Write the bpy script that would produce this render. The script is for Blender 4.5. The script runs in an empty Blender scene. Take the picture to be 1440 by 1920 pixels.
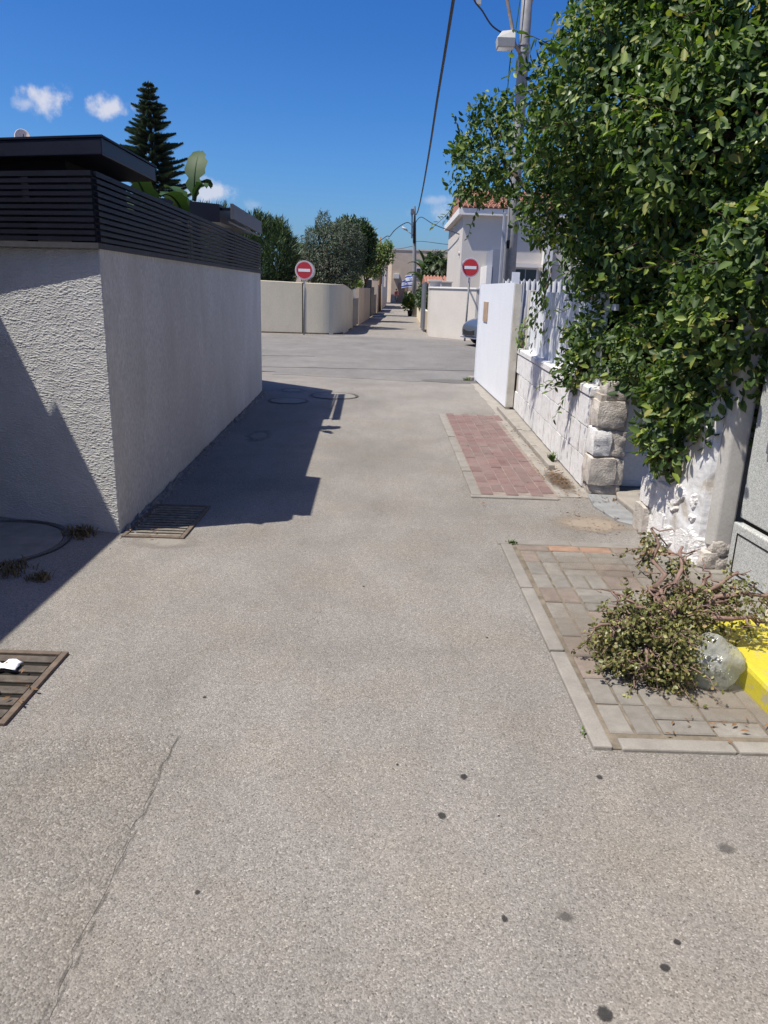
import bpy, math, random
import numpy as np
from mathutils import Vector, Matrix, noise

random.seed(7)
rng = np.random.default_rng(7)
scene = bpy.context.scene
COL = scene.collection
R = math.radians

# ------------------------------------------------------------------ camera
cd = bpy.data.cameras.new('camera')
cam = bpy.data.objects.new('camera', cd)
COL.objects.link(cam)
cd.sensor_fit = 'VERTICAL'
cd.sensor_height = 24.0
cd.lens = 17.5
cd.clip_start = 0.05
cd.clip_end = 3000
cam.matrix_world = Matrix.Translation((0, 0, 1.6)) @ Matrix.Rotation(R(90 - 16.55), 4, 'X') @ Matrix.Rotation(R(1.9), 4, 'Z')
scene.camera = cam

# ------------------------------------------------------------------ light, sky, exposure
SUN_DIR = Vector((-1.07, -0.43, 2.2)).normalized()          # towards the sun
SUN_EL = math.asin(SUN_DIR.z)
SUN_AZ = math.atan2(SUN_DIR.x, SUN_DIR.y)
sd = bpy.data.lights.new('sun', 'SUN')
sd.energy = 3.45
sd.angle = R(0.53)
sd.color = (1.0, 0.95, 0.85)
sun = bpy.data.objects.new('sun', sd)
COL.objects.link(sun)
sun.rotation_euler = SUN_DIR.to_track_quat('Z', 'Y').to_euler()
sun.location = (-20, -10, 40)

world = bpy.data.worlds.new('World')
scene.world = world
world.use_nodes = True
wn, wl = world.node_tree.nodes, world.node_tree.links
wn.clear()
w_out = wn.new('ShaderNodeOutputWorld')
w_bg = wn.new('ShaderNodeBackground')
w_bg.inputs['Strength'].default_value = 0.1
sky = wn.new('ShaderNodeTexSky')
sky.sky_type = 'NISHITA'
sky.sun_disc = False
sky.sun_elevation = SUN_EL
sky.sun_rotation = SUN_AZ % (2 * math.pi)
sky.altitude = 50
sky.air_density = 1.0
sky.dust_density = 1.3
sky.ozone_density = 3.0
# small fair-weather clouds: soft puffs at fixed directions all round, low over the horizon
CLOUDS = [  # direction, half width, half height, density
    ((-0.381, 0.905, 0.188), 0.030, 0.017, 0.85), ((-0.402, 0.897, 0.181), 0.016, 0.008, 0.5),
    ((-0.320, 0.929, 0.186), 0.029, 0.014, 0.85), ((-0.222, 0.969, 0.107), 0.032, 0.015, 0.75),
    ((0.045, 0.993, 0.108), 0.03, 0.007, 0.35), ((0.066, 0.993, 0.094), 0.04, 0.014, 0.4),
    ((-0.169, 0.981, 0.094), 0.016, 0.008, 0.25),
    ((0.75, 0.63, 0.2), 0.07, 0.03, 0.8), ((0.9, 0.2, 0.16), 0.06, 0.025, 0.8), ((-0.85, 0.45, 0.2), 0.06, 0.025, 0.8),
    ((-0.95, -0.2, 0.18), 0.07, 0.03, 0.8), ((0.5, -0.84, 0.2), 0.07, 0.03, 0.8), ((-0.4, -0.9, 0.17), 0.07, 0.03, 0.8)]
tc = wn.new('ShaderNodeTexCoord')
cn = wn.new('ShaderNodeTexNoise')
cn.inputs['Scale'].default_value = 42
cn.inputs['Detail'].default_value = 7
cn.inputs['Roughness'].default_value = 0.58
wl.new(tc.outputs['Generated'], cn.inputs['Vector'])
acc = None


def wmath(op, a, b):
    n = wn.new('ShaderNodeMath')
    n.operation = op
    for i, v in enumerate((a, b)):
        if isinstance(v, (int, float)):
            n.inputs[i].default_value = v
        else:
            wl.new(v, n.inputs[i])
    return n.outputs[0]


nz = wmath('MULTIPLY', wmath('SUBTRACT', cn.outputs['Fac'], 0.5), 3.2)
for d, hw, hh, dens in CLOUDS:
    d = Vector(d).normalized()
    a = wn.new('ShaderNodeVectorMath'); a.operation = 'SUBTRACT'
    wl.new(tc.outputs['Generated'], a.inputs[0]); a.inputs[1].default_value = d
    m = wn.new('ShaderNodeVectorMath'); m.operation = 'MULTIPLY'
    wl.new(a.outputs[0], m.inputs[0]); m.inputs[1].default_value = (1 / hw, 1 / hw, 1 / hh)
    ln = wn.new('ShaderNodeVectorMath'); ln.operation = 'LENGTH'
    wl.new(m.outputs[0], ln.inputs[0])
    v = wmath('ADD', wmath('SUBTRACT', 1.0, ln.outputs['Value']), nz)
    mr = wn.new('ShaderNodeMapRange'); mr.interpolation_type = 'SMOOTHSTEP'
    wl.new(v, mr.inputs['Value'])
    mr.inputs['From Min'].default_value = -0.05; mr.inputs['From Max'].default_value = 1.1
    mr.inputs['To Max'].default_value = dens
    g = wn.new('ShaderNodeMapRange')                   # nothing far from the puff
    wl.new(ln.outputs['Value'], g.inputs['Value'])
    g.inputs['From Min'].default_value = 1.0; g.inputs['From Max'].default_value = 1.7
    g.inputs['To Min'].default_value = 1.0; g.inputs['To Max'].default_value = 0.0
    v2 = wmath('MULTIPLY', mr.outputs[0], g.outputs[0])
    acc = v2 if acc is None else wmath('MAXIMUM', acc, v2)
mixc = wn.new('ShaderNodeMix'); mixc.data_type = 'RGBA'
wl.new(acc, mixc.inputs['Factor'])
# the phone's contrast on the sky: deeper blue overhead, still pale near the horizon and round the sun
k1 = wn.new('ShaderNodeVectorMath'); k1.operation = 'SCALE'; k1.inputs['Scale'].default_value = 0.121
wl.new(sky.outputs[0], k1.inputs[0])
sp = wn.new('ShaderNodeSeparateColor'); wl.new(k1.outputs[0], sp.inputs[0])
cbn = wn.new('ShaderNodeCombineColor')
for i, (kk, gg_) in enumerate(((0.95, 2.0), (0.87, 1.52), (1.03, 1.2))):
    wl.new(wmath('MULTIPLY', wmath('POWER', sp.outputs[i], gg_), kk * 6.25), cbn.inputs[i])
wl.new(cbn.outputs[0], mixc.inputs['A'])

mixc.inputs['B'].default_value = (3.9, 3.9, 4.3, 1)
wl.new(mixc.outputs['Result'], w_bg.inputs['Color'])
wl.new(w_bg.outputs[0], w_out.inputs['Surface'])

scene.view_settings.view_transform = 'Standard'
scene.view_settings.look = 'None'
scene.view_settings.gamma = 1.0
scene.view_settings.use_curve_mapping = False
scene.view_settings.exposure = 0.95
scene.cycles.max_bounces = 8
scene.cycles.diffuse_bounces = 6
scene.cycles.transparent_max_bounces = 8


# ------------------------------------------------------------------ materials
def srgb(r, g, b):
    f = lambda c: ((c / 255 + 0.055) / 1.055) ** 2.4 if c > 10 else c / 255 / 12.92
    return (f(r), f(g), f(b))


MATS = {}


class NT:
    def __init__(self, name):
        self.m = bpy.data.materials.new(name)
        self.m.use_nodes = True
        self.n, self.l = self.m.node_tree.nodes, self.m.node_tree.links
        self.b = self.n['Principled BSDF']
        self.out = self.n['Material Output']

    def node(self, t, **kw):
        n = self.n.new(t)
        for k, v in kw.items():
            setattr(n, k, v)
        return n

    def set(self, sock, v):
        if hasattr(v, 'is_output') or isinstance(v, bpy.types.NodeSocket):
            self.l.new(v, sock)
        elif isinstance(v, (tuple, list)) and len(v) == 3 and sock.type == 'RGBA':
            sock.default_value = (*v, 1)
        else:
            sock.default_value = v

    def pos(self, scale=(1, 1, 1), obj=False):
        if obj:
            o = self.node('ShaderNodeTexCoord').outputs['Object']
        else:
            o = self.node('ShaderNodeNewGeometry').outputs['Position']
        if scale == (1, 1, 1):
            return o
        m = self.node('ShaderNodeVectorMath', operation='MULTIPLY')
        self.l.new(o, m.inputs[0])
        m.inputs[1].default_value = scale
        return m.outputs[0]

    def noise(self, vec, scale, detail=5, rough=0.55, dist=0.0):
        n = self.node('ShaderNodeTexNoise')
        self.l.new(vec, n.inputs['Vector'])
        n.inputs['Scale'].default_value = scale
        n.inputs['Detail'].default_value = detail
        n.inputs['Roughness'].default_value = rough
        n.inputs['Distortion'].default_value = dist
        return n.outputs['Fac']

    def voro(self, vec, scale, out='Color', feature='F1'):
        n = self.node('ShaderNodeTexVoronoi', feature=feature)
        self.l.new(vec, n.inputs['Vector'])
        n.inputs['Scale'].default_value = scale
        return n.outputs[out]

    def rng(self, v, a, b, c=0.0, d=1.0, smooth=False):
        n = self.node('ShaderNodeMapRange')
        if smooth:
            n.interpolation_type = 'SMOOTHSTEP'
        self.l.new(v, n.inputs['Value'])
        for k, x in zip(('From Min', 'From Max', 'To Min', 'To Max'), (a, b, c, d)):
            n.inputs[k].default_value = x
        return n.outputs[0]

    def mix(self, f, a, b, mode='MIX'):
        n = self.node('ShaderNodeMix', data_type='RGBA', blend_type=mode)
        self.set(n.inputs['Factor'], f)
        self.set(n.inputs['A'], a)
        self.set(n.inputs['B'], b)
        return n.outputs['Result']

    def math(self, op, a, b=0.0):
        n = self.node('ShaderNodeMath', operation=op)
        self.set(n.inputs[0], a)
        self.set(n.inputs[1], b)
        return n.outputs[0]

    def bump(self, h, strength=0.5, dist=0.01, prev=None):
        n = self.node('ShaderNodeBump')
        n.inputs['Strength'].default_value = strength
        n.inputs['Distance'].default_value = dist
        self.l.new(h, n.inputs['Height'])
        if prev is not None:
            self.l.new(prev, n.inputs['Normal'])
        return n.outputs['Normal']

    def fin(self, name, col, rough=0.8, normal=None, spec=0.3, metal=0.0):
        self.set(self.b.inputs['Base Color'], col)
        self.set(self.b.inputs['Roughness'], rough)
        self.b.inputs['Specular IOR Level'].default_value = spec
        self.b.inputs['Metallic'].default_value = metal
        if normal is not None:
            self.l.new(normal, self.b.inputs['Normal'])
        MATS[name] = self.m
        return self.m


def sc3(c, k):
    return tuple(min(1.0, x * k) for x in c)


def simple(name, c, var=0.15, scale=6.0, rough=0.75, spec=0.3, bump=0.0, bscale=60, bdist=0.004, metal=0.0,
           c2=None, stain=None, stain_scale=1.5, stain_at=(0.55, 0.75), rand=0.0, stretch=(1, 1, 1), gr=0.1):
    t = NT(name)
    p = t.pos(stretch)
    n = t.noise(p, scale, 6)
    f = t.rng(n, 0.3, 0.7)
    col = t.mix(f, sc3(c, 1 - var), c2 or sc3(c, 1 + var))
    grit = t.rng(t.noise(p, max(45.0, scale * 14), 4, 0.7), 0.3, 0.7, 1 - gr, 1 + gr)
    cg = t.node('ShaderNodeCombineColor')
    for i in range(3):
        t.l.new(grit, cg.inputs[i])
    col = t.mix(1.0, col, cg.outputs[0], 'MULTIPLY')
    if stain:
        s = t.noise(p, stain_scale, 8, 0.65, 0.4)
        col = t.mix(t.rng(s, *stain_at, 0, 0.85), col, stain)
    if rand:
        oi = t.node('ShaderNodeObjectInfo')
        k = t.rng(oi.outputs['Random'], 0, 1, 1 - rand, 1 + rand)
        cb = t.node('ShaderNodeCombineColor')
        for i in range(3):
            t.l.new(k, cb.inputs[i])
        col = t.mix(1.0, col, cb.outputs[0], 'MULTIPLY')
    nm = None
    if bump:
        nm = t.bump(t.noise(p, bscale, 6, 0.6), bump, bdist)
    return t.fin(name, col, rough, nm, spec, metal)


def asphalt(name, dark, light, cell=215, patch=(0.80, 1.14), bump=0.55, tint=None, mid=0.5):
    t = NT(name)
    p = t.pos()
    v = t.node('ShaderNodeSeparateColor')
    t.l.new(t.voro(p, cell), v.inputs[0])
    fine = t.noise(p, 330, 3, 0.7)
    f = t.rng(t.math('ADD', t.math('MULTIPLY', v.outputs[0], 0.62), t.math('MULTIPLY', fine, 0.5)), 0.18, 1.0)
    col = t.mix(f, dark, light)
    stone = t.rng(v.outputs[1], 0.93, 0.97)                     # odd pale pebble
    col = t.mix(t.math('MULTIPLY', stone, 0.55), col, sc3(light, 1.5))
    dk = t.rng(v.outputs[2], 0.94, 0.98)
    col = t.mix(t.math('MULTIPLY', dk, 0.6), col, sc3(dark, 0.45))
    big = t.noise(p, 0.75, 7, 0.6, 0.5)
    k = t.rng(big, 0.3, 0.72, patch[0], patch[1])
    med = t.rng(t.noise(t.pos((1.0, 0.35, 1.0)), 4.5, 5, 0.6), 0.3, 0.7, 0.93, 1.07)
    k = t.math('MULTIPLY', k, med)
    cb = t.node('ShaderNodeCombineColor')
    for i in range(3):
        t.l.new(k, cb.inputs[i])
    col = t.mix(1.0, col, cb.outputs[0], 'MULTIPLY')
    warm = t.rng(t.noise(p, 1.7, 5, 0.6), 0.45, 0.7, 0, 0.55)
    col = t.mix(warm, col, t.mix(1.0, col, tint or (1.06, 1.0, 0.9), 'MULTIPLY'))
    h1 = t.voro(p, cell, 'Distance')
    h = t.math('SUBTRACT', t.math('MULTIPLY', fine, 0.6), h1)
    nm = t.bump(h, bump, 0.006)
    t.fin(name, col, 0.88, nm, 0.25)


asphalt('asphalt', (0.138, 0.127, 0.115), (0.298, 0.28, 0.256), bump=0.42)
asphalt('asphalt_patch', (0.13, 0.12, 0.108), (0.288, 0.271, 0.247), cell=165, bump=0.6)
asphalt('asphalt_cross', (0.13, 0.123, 0.115), (0.255, 0.243, 0.228), cell=170, patch=(0.78, 1.1), bump=0.4)
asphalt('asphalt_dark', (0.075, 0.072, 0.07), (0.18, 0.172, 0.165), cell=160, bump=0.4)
asphalt('lane', (0.15, 0.138, 0.125), (0.30, 0.28, 0.255), cell=90, patch=(0.85, 1.08), bump=0.3)

simple('dust', (0.25, 0.205, 0.16), 0.2, 3, 0.95, 0.1, 0.5, 40, 0.01)
simple('shadow_brown', (0.16, 0.115, 0.08), 0.35, 12, 0.95, 0.1, 0.8, 60, 0.02)  # dark brown for the painted shadow line under the curved wall
simple('concrete', (0.225, 0.21, 0.187), 0.14, 9, 0.85, 0.25, 0.4, 140, 0.004, stain=(0.15, 0.135, 0.115), stain_scale=4, rand=0.08)
simple('concrete_pale', (0.275, 0.252, 0.222), 0.14, 7, 0.85, 0.25, 0.4, 120, 0.004, stain=(0.2, 0.175, 0.14), stain_scale=3)
simple('concrete_blue', (0.23, 0.235, 0.235), 0.2, 8, 0.85, 0.25, 0.5, 90, 0.006, stain=(0.28, 0.245, 0.2), stain_scale=3)
simple('joint_sand', (0.165, 0.14, 0.108), 0.35, 14, 0.95, 0.1, 0.6, 120, 0.004, stain=(0.12, 0.1, 0.075), stain_scale=5)
simple('paver_grey', (0.20, 0.187, 0.165), 0.13, 20, 0.9, 0.2, 0.45, 220, 0.003, stain=(0.15, 0.132, 0.11), stain_scale=6, rand=0.14)
simple('paver_pink', (0.20, 0.163, 0.138), 0.14, 20, 0.9, 0.2, 0.45, 220, 0.003, stain=(0.17, 0.145, 0.12), stain_scale=6, rand=0.12)
simple('paver_red', (0.18, 0.11, 0.103), 0.16, 18, 0.9, 0.2, 0.45, 220, 0.003, stain=(0.19, 0.155, 0.14), stain_scale=2.6, stain_at=(0.36, 0.7), rand=0.10)
simple('paver_terracotta', (0.25, 0.16, 0.115), 0.16, 18, 0.9, 0.2, 0.45, 220, 0.003, stain=(0.23, 0.185, 0.145), stain_scale=5, rand=0.15)
simple('joint_pale', (0.235, 0.195, 0.17), 0.25, 14, 0.95, 0.1, 0.5, 120, 0.004)
simple('render_grey', (0.54, 0.52, 0.495), 0.07, 2.2, 0.9, 0.2, 0.9, 85, 0.009, stain=(0.43, 0.405, 0.365), stain_scale=0.9, stain_at=(0.46, 0.72), stretch=(1, 1, 0.6), gr=0.24)
simple('plaster_rough', (0.40, 0.395, 0.38), 0.08, 6, 0.9, 0.2, 0.4, 160, 0.003)
simple('cap_dark', (0.045, 0.045, 0.05), 0.2, 14, 0.7, 0.3, 0.3, 120, 0.002)
simple('slat_metal', (0.0075, 0.0085, 0.015), 0.2, 8, 0.5, 0.14, 0.05, 90, 0.001)
simple('fascia_metal', (0.009, 0.0105, 0.02), 0.15, 3, 0.42, 0.22)
simple('fascia_panel', (0.09, 0.09, 0.10), 0.1, 3, 0.5, 0.4)
simple('black_wall', (0.006, 0.006, 0.009), 0.2, 4, 0.7, 0.3)
simple('grate_iron', (0.10, 0.085, 0.07), 0.35, 25, 0.75, 0.35, 0.5, 150, 0.003, stain=(0.17, 0.095, 0.055), stain_scale=9, metal=0.25)
simple('grate_dusty', (0.19, 0.17, 0.14), 0.3, 22, 0.85, 0.3, 0.5, 150, 0.003, stain=(0.14, 0.09, 0.06), stain_scale=9)
simple('rusty_frame', (0.13, 0.10, 0.078), 0.3, 20, 0.85, 0.25, 0.5, 120, 0.003, stain=(0.1, 0.07, 0.055), stain_scale=10)
simple('pit_black', (0.02, 0.018, 0.015), 0.3, 10, 0.95, 0.1)
simple('tissue', (0.82, 0.83, 0.86), 0.03, 10, 0.8, 0.2)
simple('white_paint', (0.71, 0.725, 0.755), 0.03, 2.5, 0.45, 0.4, 0.05, 40, 0.002, stain=(0.68, 0.66, 0.61), stain_scale=2.2, stain_at=(0.62, 0.85))
simple('white_board', (0.68, 0.695, 0.71), 0.04, 4, 0.5, 0.4, 0.08, 60, 0.002, stain=(0.6, 0.57, 0.5), stain_scale=4, stain_at=(0.6, 0.85), rand=0.03)
simple('gate_edge', (0.5, 0.475, 0.42), 0.1, 7, 0.6, 0.3, 0.2, 50, 0.003, stain=(0.33, 0.28, 0.22), stain_scale=5)
simple('plaque_wood', (0.36, 0.25, 0.17), 0.25, 18, 0.6, 0.3)
simple('galvanised', (0.27, 0.265, 0.26), 0.14, 9, 0.6, 0.35, metal=0.1, stain=(0.2, 0.185, 0.17), stain_scale=3)
simple('corrugated', (0.30, 0.31, 0.35), 0.1, 6, 0.5, 0.4)
simple('lamp_grey', (0.44, 0.43, 0.40), 0.06, 7, 0.5, 0.4)
simple('bracket_rust', (0.30, 0.25, 0.21), 0.25, 20, 0.75, 0.3)
simple('cable_black', (0.012, 0.012, 0.016), 0.1, 4, 0.5, 0.4)
simple('cable_teal', (0.02, 0.11, 0.13), 0.1, 4, 0.5, 0.4)
simple('cream_wall', (0.64, 0.56, 0.42), 0.07, 1.2, 0.9, 0.2, 0.35, 60, 0.005, stain=(0.52, 0.465, 0.34), stain_scale=0.8, stain_at=(0.5, 0.8), stretch=(1, 1, 0.45))
simple('cream_bright', (0.64, 0.575, 0.50), 0.05, 2, 0.9, 0.2, 0.3, 70, 0.004)
simple('pale_wall', (0.52, 0.48, 0.43), 0.05, 1.5, 0.9, 0.2, 0.25, 60, 0.004, stain=(0.52, 0.48, 0.43), stain_scale=1.1, stain_at=(0.55, 0.85))
simple('house_wall', (0.52, 0.485, 0.45), 0.04, 1.2, 0.9, 0.2, 0.2, 60, 0.004)
simple('house_trim', (0.66, 0.64, 0.62), 0.03, 2, 0.7, 0.3)
simple('roof_tile', (0.31, 0.15, 0.105), 0.25, 5, 0.8, 0.25, 0.3, 50, 0.004, rand=0.1)
simple('glass_dark', (0.03, 0.035, 0.04), 0.1, 2, 0.08, 0.6)
simple('panel_bluegrey', (0.20, 0.22, 0.27), 0.08, 2, 0.6, 0.35)
simple('gate_grey', (0.13, 0.135, 0.16), 0.1, 3, 0.55, 0.4)
simple('brown_wall', (0.30, 0.21, 0.155), 0.15, 3, 0.9, 0.2, 0.3, 40, 0.005)
simple('tan_wall', (0.46, 0.385, 0.31), 0.1, 1.2, 0.9, 0.2, 0.3, 50, 0.006, stain=(0.36, 0.30, 0.24), stain_scale=0.5)
simple('peach_wall', (0.54, 0.46, 0.37), 0.06, 1, 0.9, 0.2)
simple('wood_pole', (0.27, 0.165, 0.085), 0.2, 9, 0.85, 0.2, stretch=(6, 6, 0.5))
simple('bark', (0.085, 0.06, 0.045), 0.3, 14, 0.95, 0.15, 0.8, 40, 0.02, stretch=(2, 2, 0.6))
simple('twig', (0.20, 0.135, 0.11), 0.25, 30, 0.85, 0.2, 0.4, 90, 0.004)
simple('yellow_paint', (0.46, 0.40, 0.035), 0.05, 6, 0.5, 0.4, 0.15, 60, 0.003, stain=(0.34, 0.31, 0.22), stain_scale=14, stain_at=(0.53, 0.62))
simple('stone_painted', (0.70, 0.69, 0.68), 0.1, 25, 0.9, 0.2, 0.9, 85, 0.012, stain=(0.44, 0.4, 0.35), stain_scale=9, stain_at=(0.52, 0.72), rand=0.04)
simple('stone_bare', (0.46, 0.42, 0.375), 0.25, 14, 0.92, 0.2, 0.9, 70, 0.012, stain=(0.55, 0.51, 0.46), stain_scale=7, rand=0.15)
simple('mortar', (0.38, 0.345, 0.30), 0.15, 18, 0.95, 0.1, 0.5, 80, 0.006)
simple('plaster_white', (0.60, 0.60, 0.605), 0.06, 8, 0.85, 0.25, 0.5, 30, 0.008, stain=(0.38, 0.34, 0.285), stain_scale=5, stain_at=(0.5, 0.62))
simple('plaster_grey', (0.42, 0.405, 0.38), 0.07, 5, 0.85, 0.25, 0.2, 40, 0.005, stain=(0.36, 0.33, 0.29), stain_scale=3)
simple('oil', (0.035, 0.034, 0.034), 0.2, 30, 0.8, 0.25)
simple('stain_brown', (0.09, 0.07, 0.058), 0.3, 30, 0.9, 0.2)
simple('litter', (0.18, 0.105, 0.055), 0.4, 40, 0.9, 0.15)
simple('weed_dry', (0.13, 0.10, 0.055), 0.35, 20, 0.9, 0.15)
simple('weed_green', (0.08, 0.13, 0.03), 0.3, 20, 0.8, 0.2)
simple('pebble', (0.23, 0.22, 0.205), 0.35, 25, 0.9, 0.2)
simple('rubber', (0.012, 0.012, 0.012), 0.1, 9, 0.8, 0.3)
simple('chrome', (0.7, 0.7, 0.72), 0.02, 5, 0.15, 0.6, metal=0.9)
simple('headlamp', (0.75, 0.78, 0.82), 0.03, 9, 0.08, 0.7)
simple('plate_yellow', (0.75, 0.6, 0.05), 0.03, 9, 0.4, 0.4)
simple('skin', (0.42, 0.25, 0.17), 0.05, 9, 0.6, 0.3)
simple('hair_dark', (0.02, 0.015, 0.012), 0.2, 30, 0.6, 0.3)
simple('pot_black', (0.025, 0.025, 0.027), 0.2, 9, 0.6, 0.3)
simple('ac_white', (0.55, 0.55, 0.54), 0.05, 9, 0.6, 0.3)
simple('dish_pale', (0.62, 0.52, 0.47), 0.06, 9, 0.5, 0.3)


def carpaint():
    t = NT('car_paint')
    t.b.inputs['Coat Weight'].default_value = 0.6
    t.b.inputs['Coat Roughness'].default_value = 0.05
    t.fin('car_paint', t.mix(t.noise(t.pos(), 300, 2), (0.105, 0.125, 0.16), (0.125, 0.15, 0.19)), 0.32, None, 0.5, 0.5)


carpaint()


def terrazzo():
    t = NT('terrazzo')
    p = t.pos()
    s = t.node('ShaderNodeSeparateColor')
    t.l.new(t.voro(p, 210), s.inputs[0])
    col = t.mix(t.rng(s.outputs[0], 0.15, 0.9), (0.27, 0.28, 0.27), (0.52, 0.53, 0.515))
    col = t.mix(t.rng(t.noise(p, 2.5, 6), 0.5, 0.75, 0, 0.5), col, (0.34, 0.335, 0.31))
    t.fin('terrazzo', col, 0.7, t.bump(t.noise(p, 200, 3), 0.3, 0.002), 0.3)


terrazzo()


def no_entry():
    for k, c, r in (('sign_red', (0.50, 0.035, 0.04), 0.45), ('sign_white', (0.78, 0.78, 0.77), 0.45)):
        simple(k, c, 0.06, 14, r, 0.4)


no_entry()


def leafmat(name, a, b, young=None, young_at=0.86, rough=0.38, spec=0.5, trans=0.22):
    t = NT(name)
    g = t.node('ShaderNodeNewGeometry')
    ri = g.outputs['Random Per Island']
    col = t.mix(t.rng(ri, 0, 0.8), a, b)
    if young:
        col = t.mix(t.rng(ri, young_at - 0.012, young_at - 0.010), col, sc3((young[0], young[1] * 0.7, young[2] * 0.8), 1.0))
        col = t.mix(t.rng(ri, young_at, young_at + 0.07), col, young)
    t.set(t.b.inputs['Base Color'], col)
    t.b.inputs['Roughness'].default_value = rough
    t.b.inputs['Specular IOR Level'].default_value = spec
    tr = t.node('ShaderNodeBsdfTranslucent')
    t.l.new(t.mix(1.0, col, (1.5, 1.75, 0.7), 'MULTIPLY'), tr.inputs['Color'])
    mx = t.node('ShaderNodeMixShader')
    mx.inputs[0].default_value = trans
    t.l.new(t.b.outputs[0], mx.inputs[1])
    t.l.new(tr.outputs[0], mx.inputs[2])
    t.l.new(mx.outputs[0], t.out.inputs['Surface'])
    MATS[name] = t.m


leafmat('leaf_ficus', (0.026, 0.055, 0.016), (0.092, 0.145, 0.034), (0.21, 0.27, 0.06), 0.86, 0.5, 0.32, 0.28)
leafmat('leaf_new', (0.12, 0.18, 0.035), (0.20, 0.25, 0.05), None, rough=0.35, trans=0.35)
leafmat('leaf_ficus_single', (0.05, 0.09, 0.024), (0.105, 0.16, 0.04), None, 0.86, 0.42, 0.45)
leafmat('leaf_jade', (0.085, 0.095, 0.03), (0.18, 0.18, 0.062), (0.28, 0.27, 0.10), 0.85, 0.4, 0.4, 0.12)
leafmat('leaf_olive', (0.035, 0.052, 0.036), (0.085, 0.11, 0.075), (0.14, 0.17, 0.12), 0.85, 0.6, 0.3, 0.15)
leafmat('leaf_cypress', (0.02, 0.04, 0.018), (0.06, 0.095, 0.035), (0.10, 0.15, 0.05), 0.88, 0.6, 0.3, 0.15)
leafmat('leaf_dark', (0.015, 0.035, 0.015), (0.045, 0.08, 0.028), (0.08, 0.13, 0.04), 0.88, 0.45, 0.4, 0.18)
leafmat('leaf_light', (0.06, 0.105, 0.022), (0.14, 0.20, 0.045), (0.24, 0.27, 0.09), 0.88, 0.5, 0.4, 0.3)
leafmat('leaf_pine', (0.028, 0.05, 0.04), (0.062, 0.095, 0.062), (0.095, 0.13, 0.06), 0.86, 0.6, 0.3, 0.08)
leafmat('leaf_palm', (0.03, 0.05, 0.02), (0.09, 0.125, 0.05), None, 0.86, 0.5, 0.4, 0.2)
leafmat('leaf_banana', (0.026, 0.055, 0.018), (0.04, 0.078, 0.026), None, 0.86, 0.55, 0.2, 0.15)


def bagmat():
    t = NT('plastic_bag')
    t.b.inputs['Transmission Weight'].default_value = 0.0
    t.fin('plastic_bag', (0.66, 0.67, 0.63), 0.1, t.bump(t.noise(t.pos((1, 1, 0.45)), 22, 3, 0.5, 2.2), 0.55, 0.02), 0.8)
    tr = t.node('ShaderNodeBsdfTranslucent')
    tr.inputs['Color'].default_value = (0.6, 0.62, 0.55, 1)
    tp = t.node('ShaderNodeBsdfTransparent')
    tp.inputs['Color'].default_value = (0.8, 0.82, 0.76, 1)
    m1 = t.node('ShaderNodeMixShader'); m1.inputs[0].default_value = 0.35
    t.l.new(t.b.outputs[0], m1.inputs[1]); t.l.new(tr.outputs[0], m1.inputs[2])
    m2 = t.node('ShaderNodeMixShader'); m2.inputs[0].default_value = 0.52
    t.l.new(m1.outputs[0], m2.inputs[1]); t.l.new(tp.outputs[0], m2.inputs[2])
    t.l.new(m2.outputs[0], t.out.inputs['Surface'])


bagmat()


def filmmat(name, c, c2, hard=0.55, top=0.9, nsc=9):
    t = NT(name)
    p = t.pos()
    g = t.node('ShaderNodeTexCoord').outputs['Generated']
    d = t.node('ShaderNodeVectorMath', operation='SUBTRACT')
    t.l.new(g, d.inputs[0]); d.inputs[1].default_value = (0.5, 0.5, 0.5)
    d2 = t.node('ShaderNodeVectorMath', operation='MULTIPLY')
    t.l.new(d.outputs[0], d2.inputs[0]); d2.inputs[1].default_value = (1, 1, 0)
    l = t.node('ShaderNodeVectorMath', operation='LENGTH')
    t.l.new(d2.outputs[0], l.inputs[0])
    a = t.math('ADD', t.rng(l.outputs['Value'], 0.12, 0.5, 0.62, -0.25), t.math('SUBTRACT', t.noise(p, nsc, 8, 0.72, 0.3), 0.5))
    a = t.rng(a, 0.0, hard, 0, top)
    t.fin(name, t.mix(t.noise(p, 60, 5), c, c2), 0.95, t.bump(t.noise(p, 150, 4), 0.4, 0.004), 0.15)
    t.l.new(a, t.b.inputs['Alpha'])


filmmat('dust_film', (0.24, 0.195, 0.15), (0.34, 0.285, 0.23))
filmmat('dust_thin', (0.22, 0.18, 0.14), (0.30, 0.255, 0.21), 0.8, 0.5)
filmmat('pale_film', (0.20, 0.185, 0.16), (0.31, 0.285, 0.25))
filmmat('dark_film', (0.07, 0.066, 0.062), (0.14, 0.13, 0.12), 0.8)
filmmat('gum_film', (0.025, 0.025, 0.026), (0.06, 0.057, 0.055), 0.3, 0.85, 75)
filmmat('seam_film', (0.07, 0.065, 0.058), (0.13, 0.12, 0.11), 0.9, 0.6, 60)
filmmat('dirt_film', (0.06, 0.045, 0.033), (0.14, 0.10, 0.07))


def flagmat():
    """white cloth, two blue stripes; the star is geometry."""
    simple('flag_white', (0.75, 0.77, 0.82), 0.03, 9, 0.8, 0.2)
    simple('flag_blue', (0.03, 0.09, 0.42), 0.05, 9, 0.8, 0.2)


flagmat()

# ------------------------------------------------------------------ building helpers
W = {}       # world position of every object's origin (none of the parents is rotated)


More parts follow.
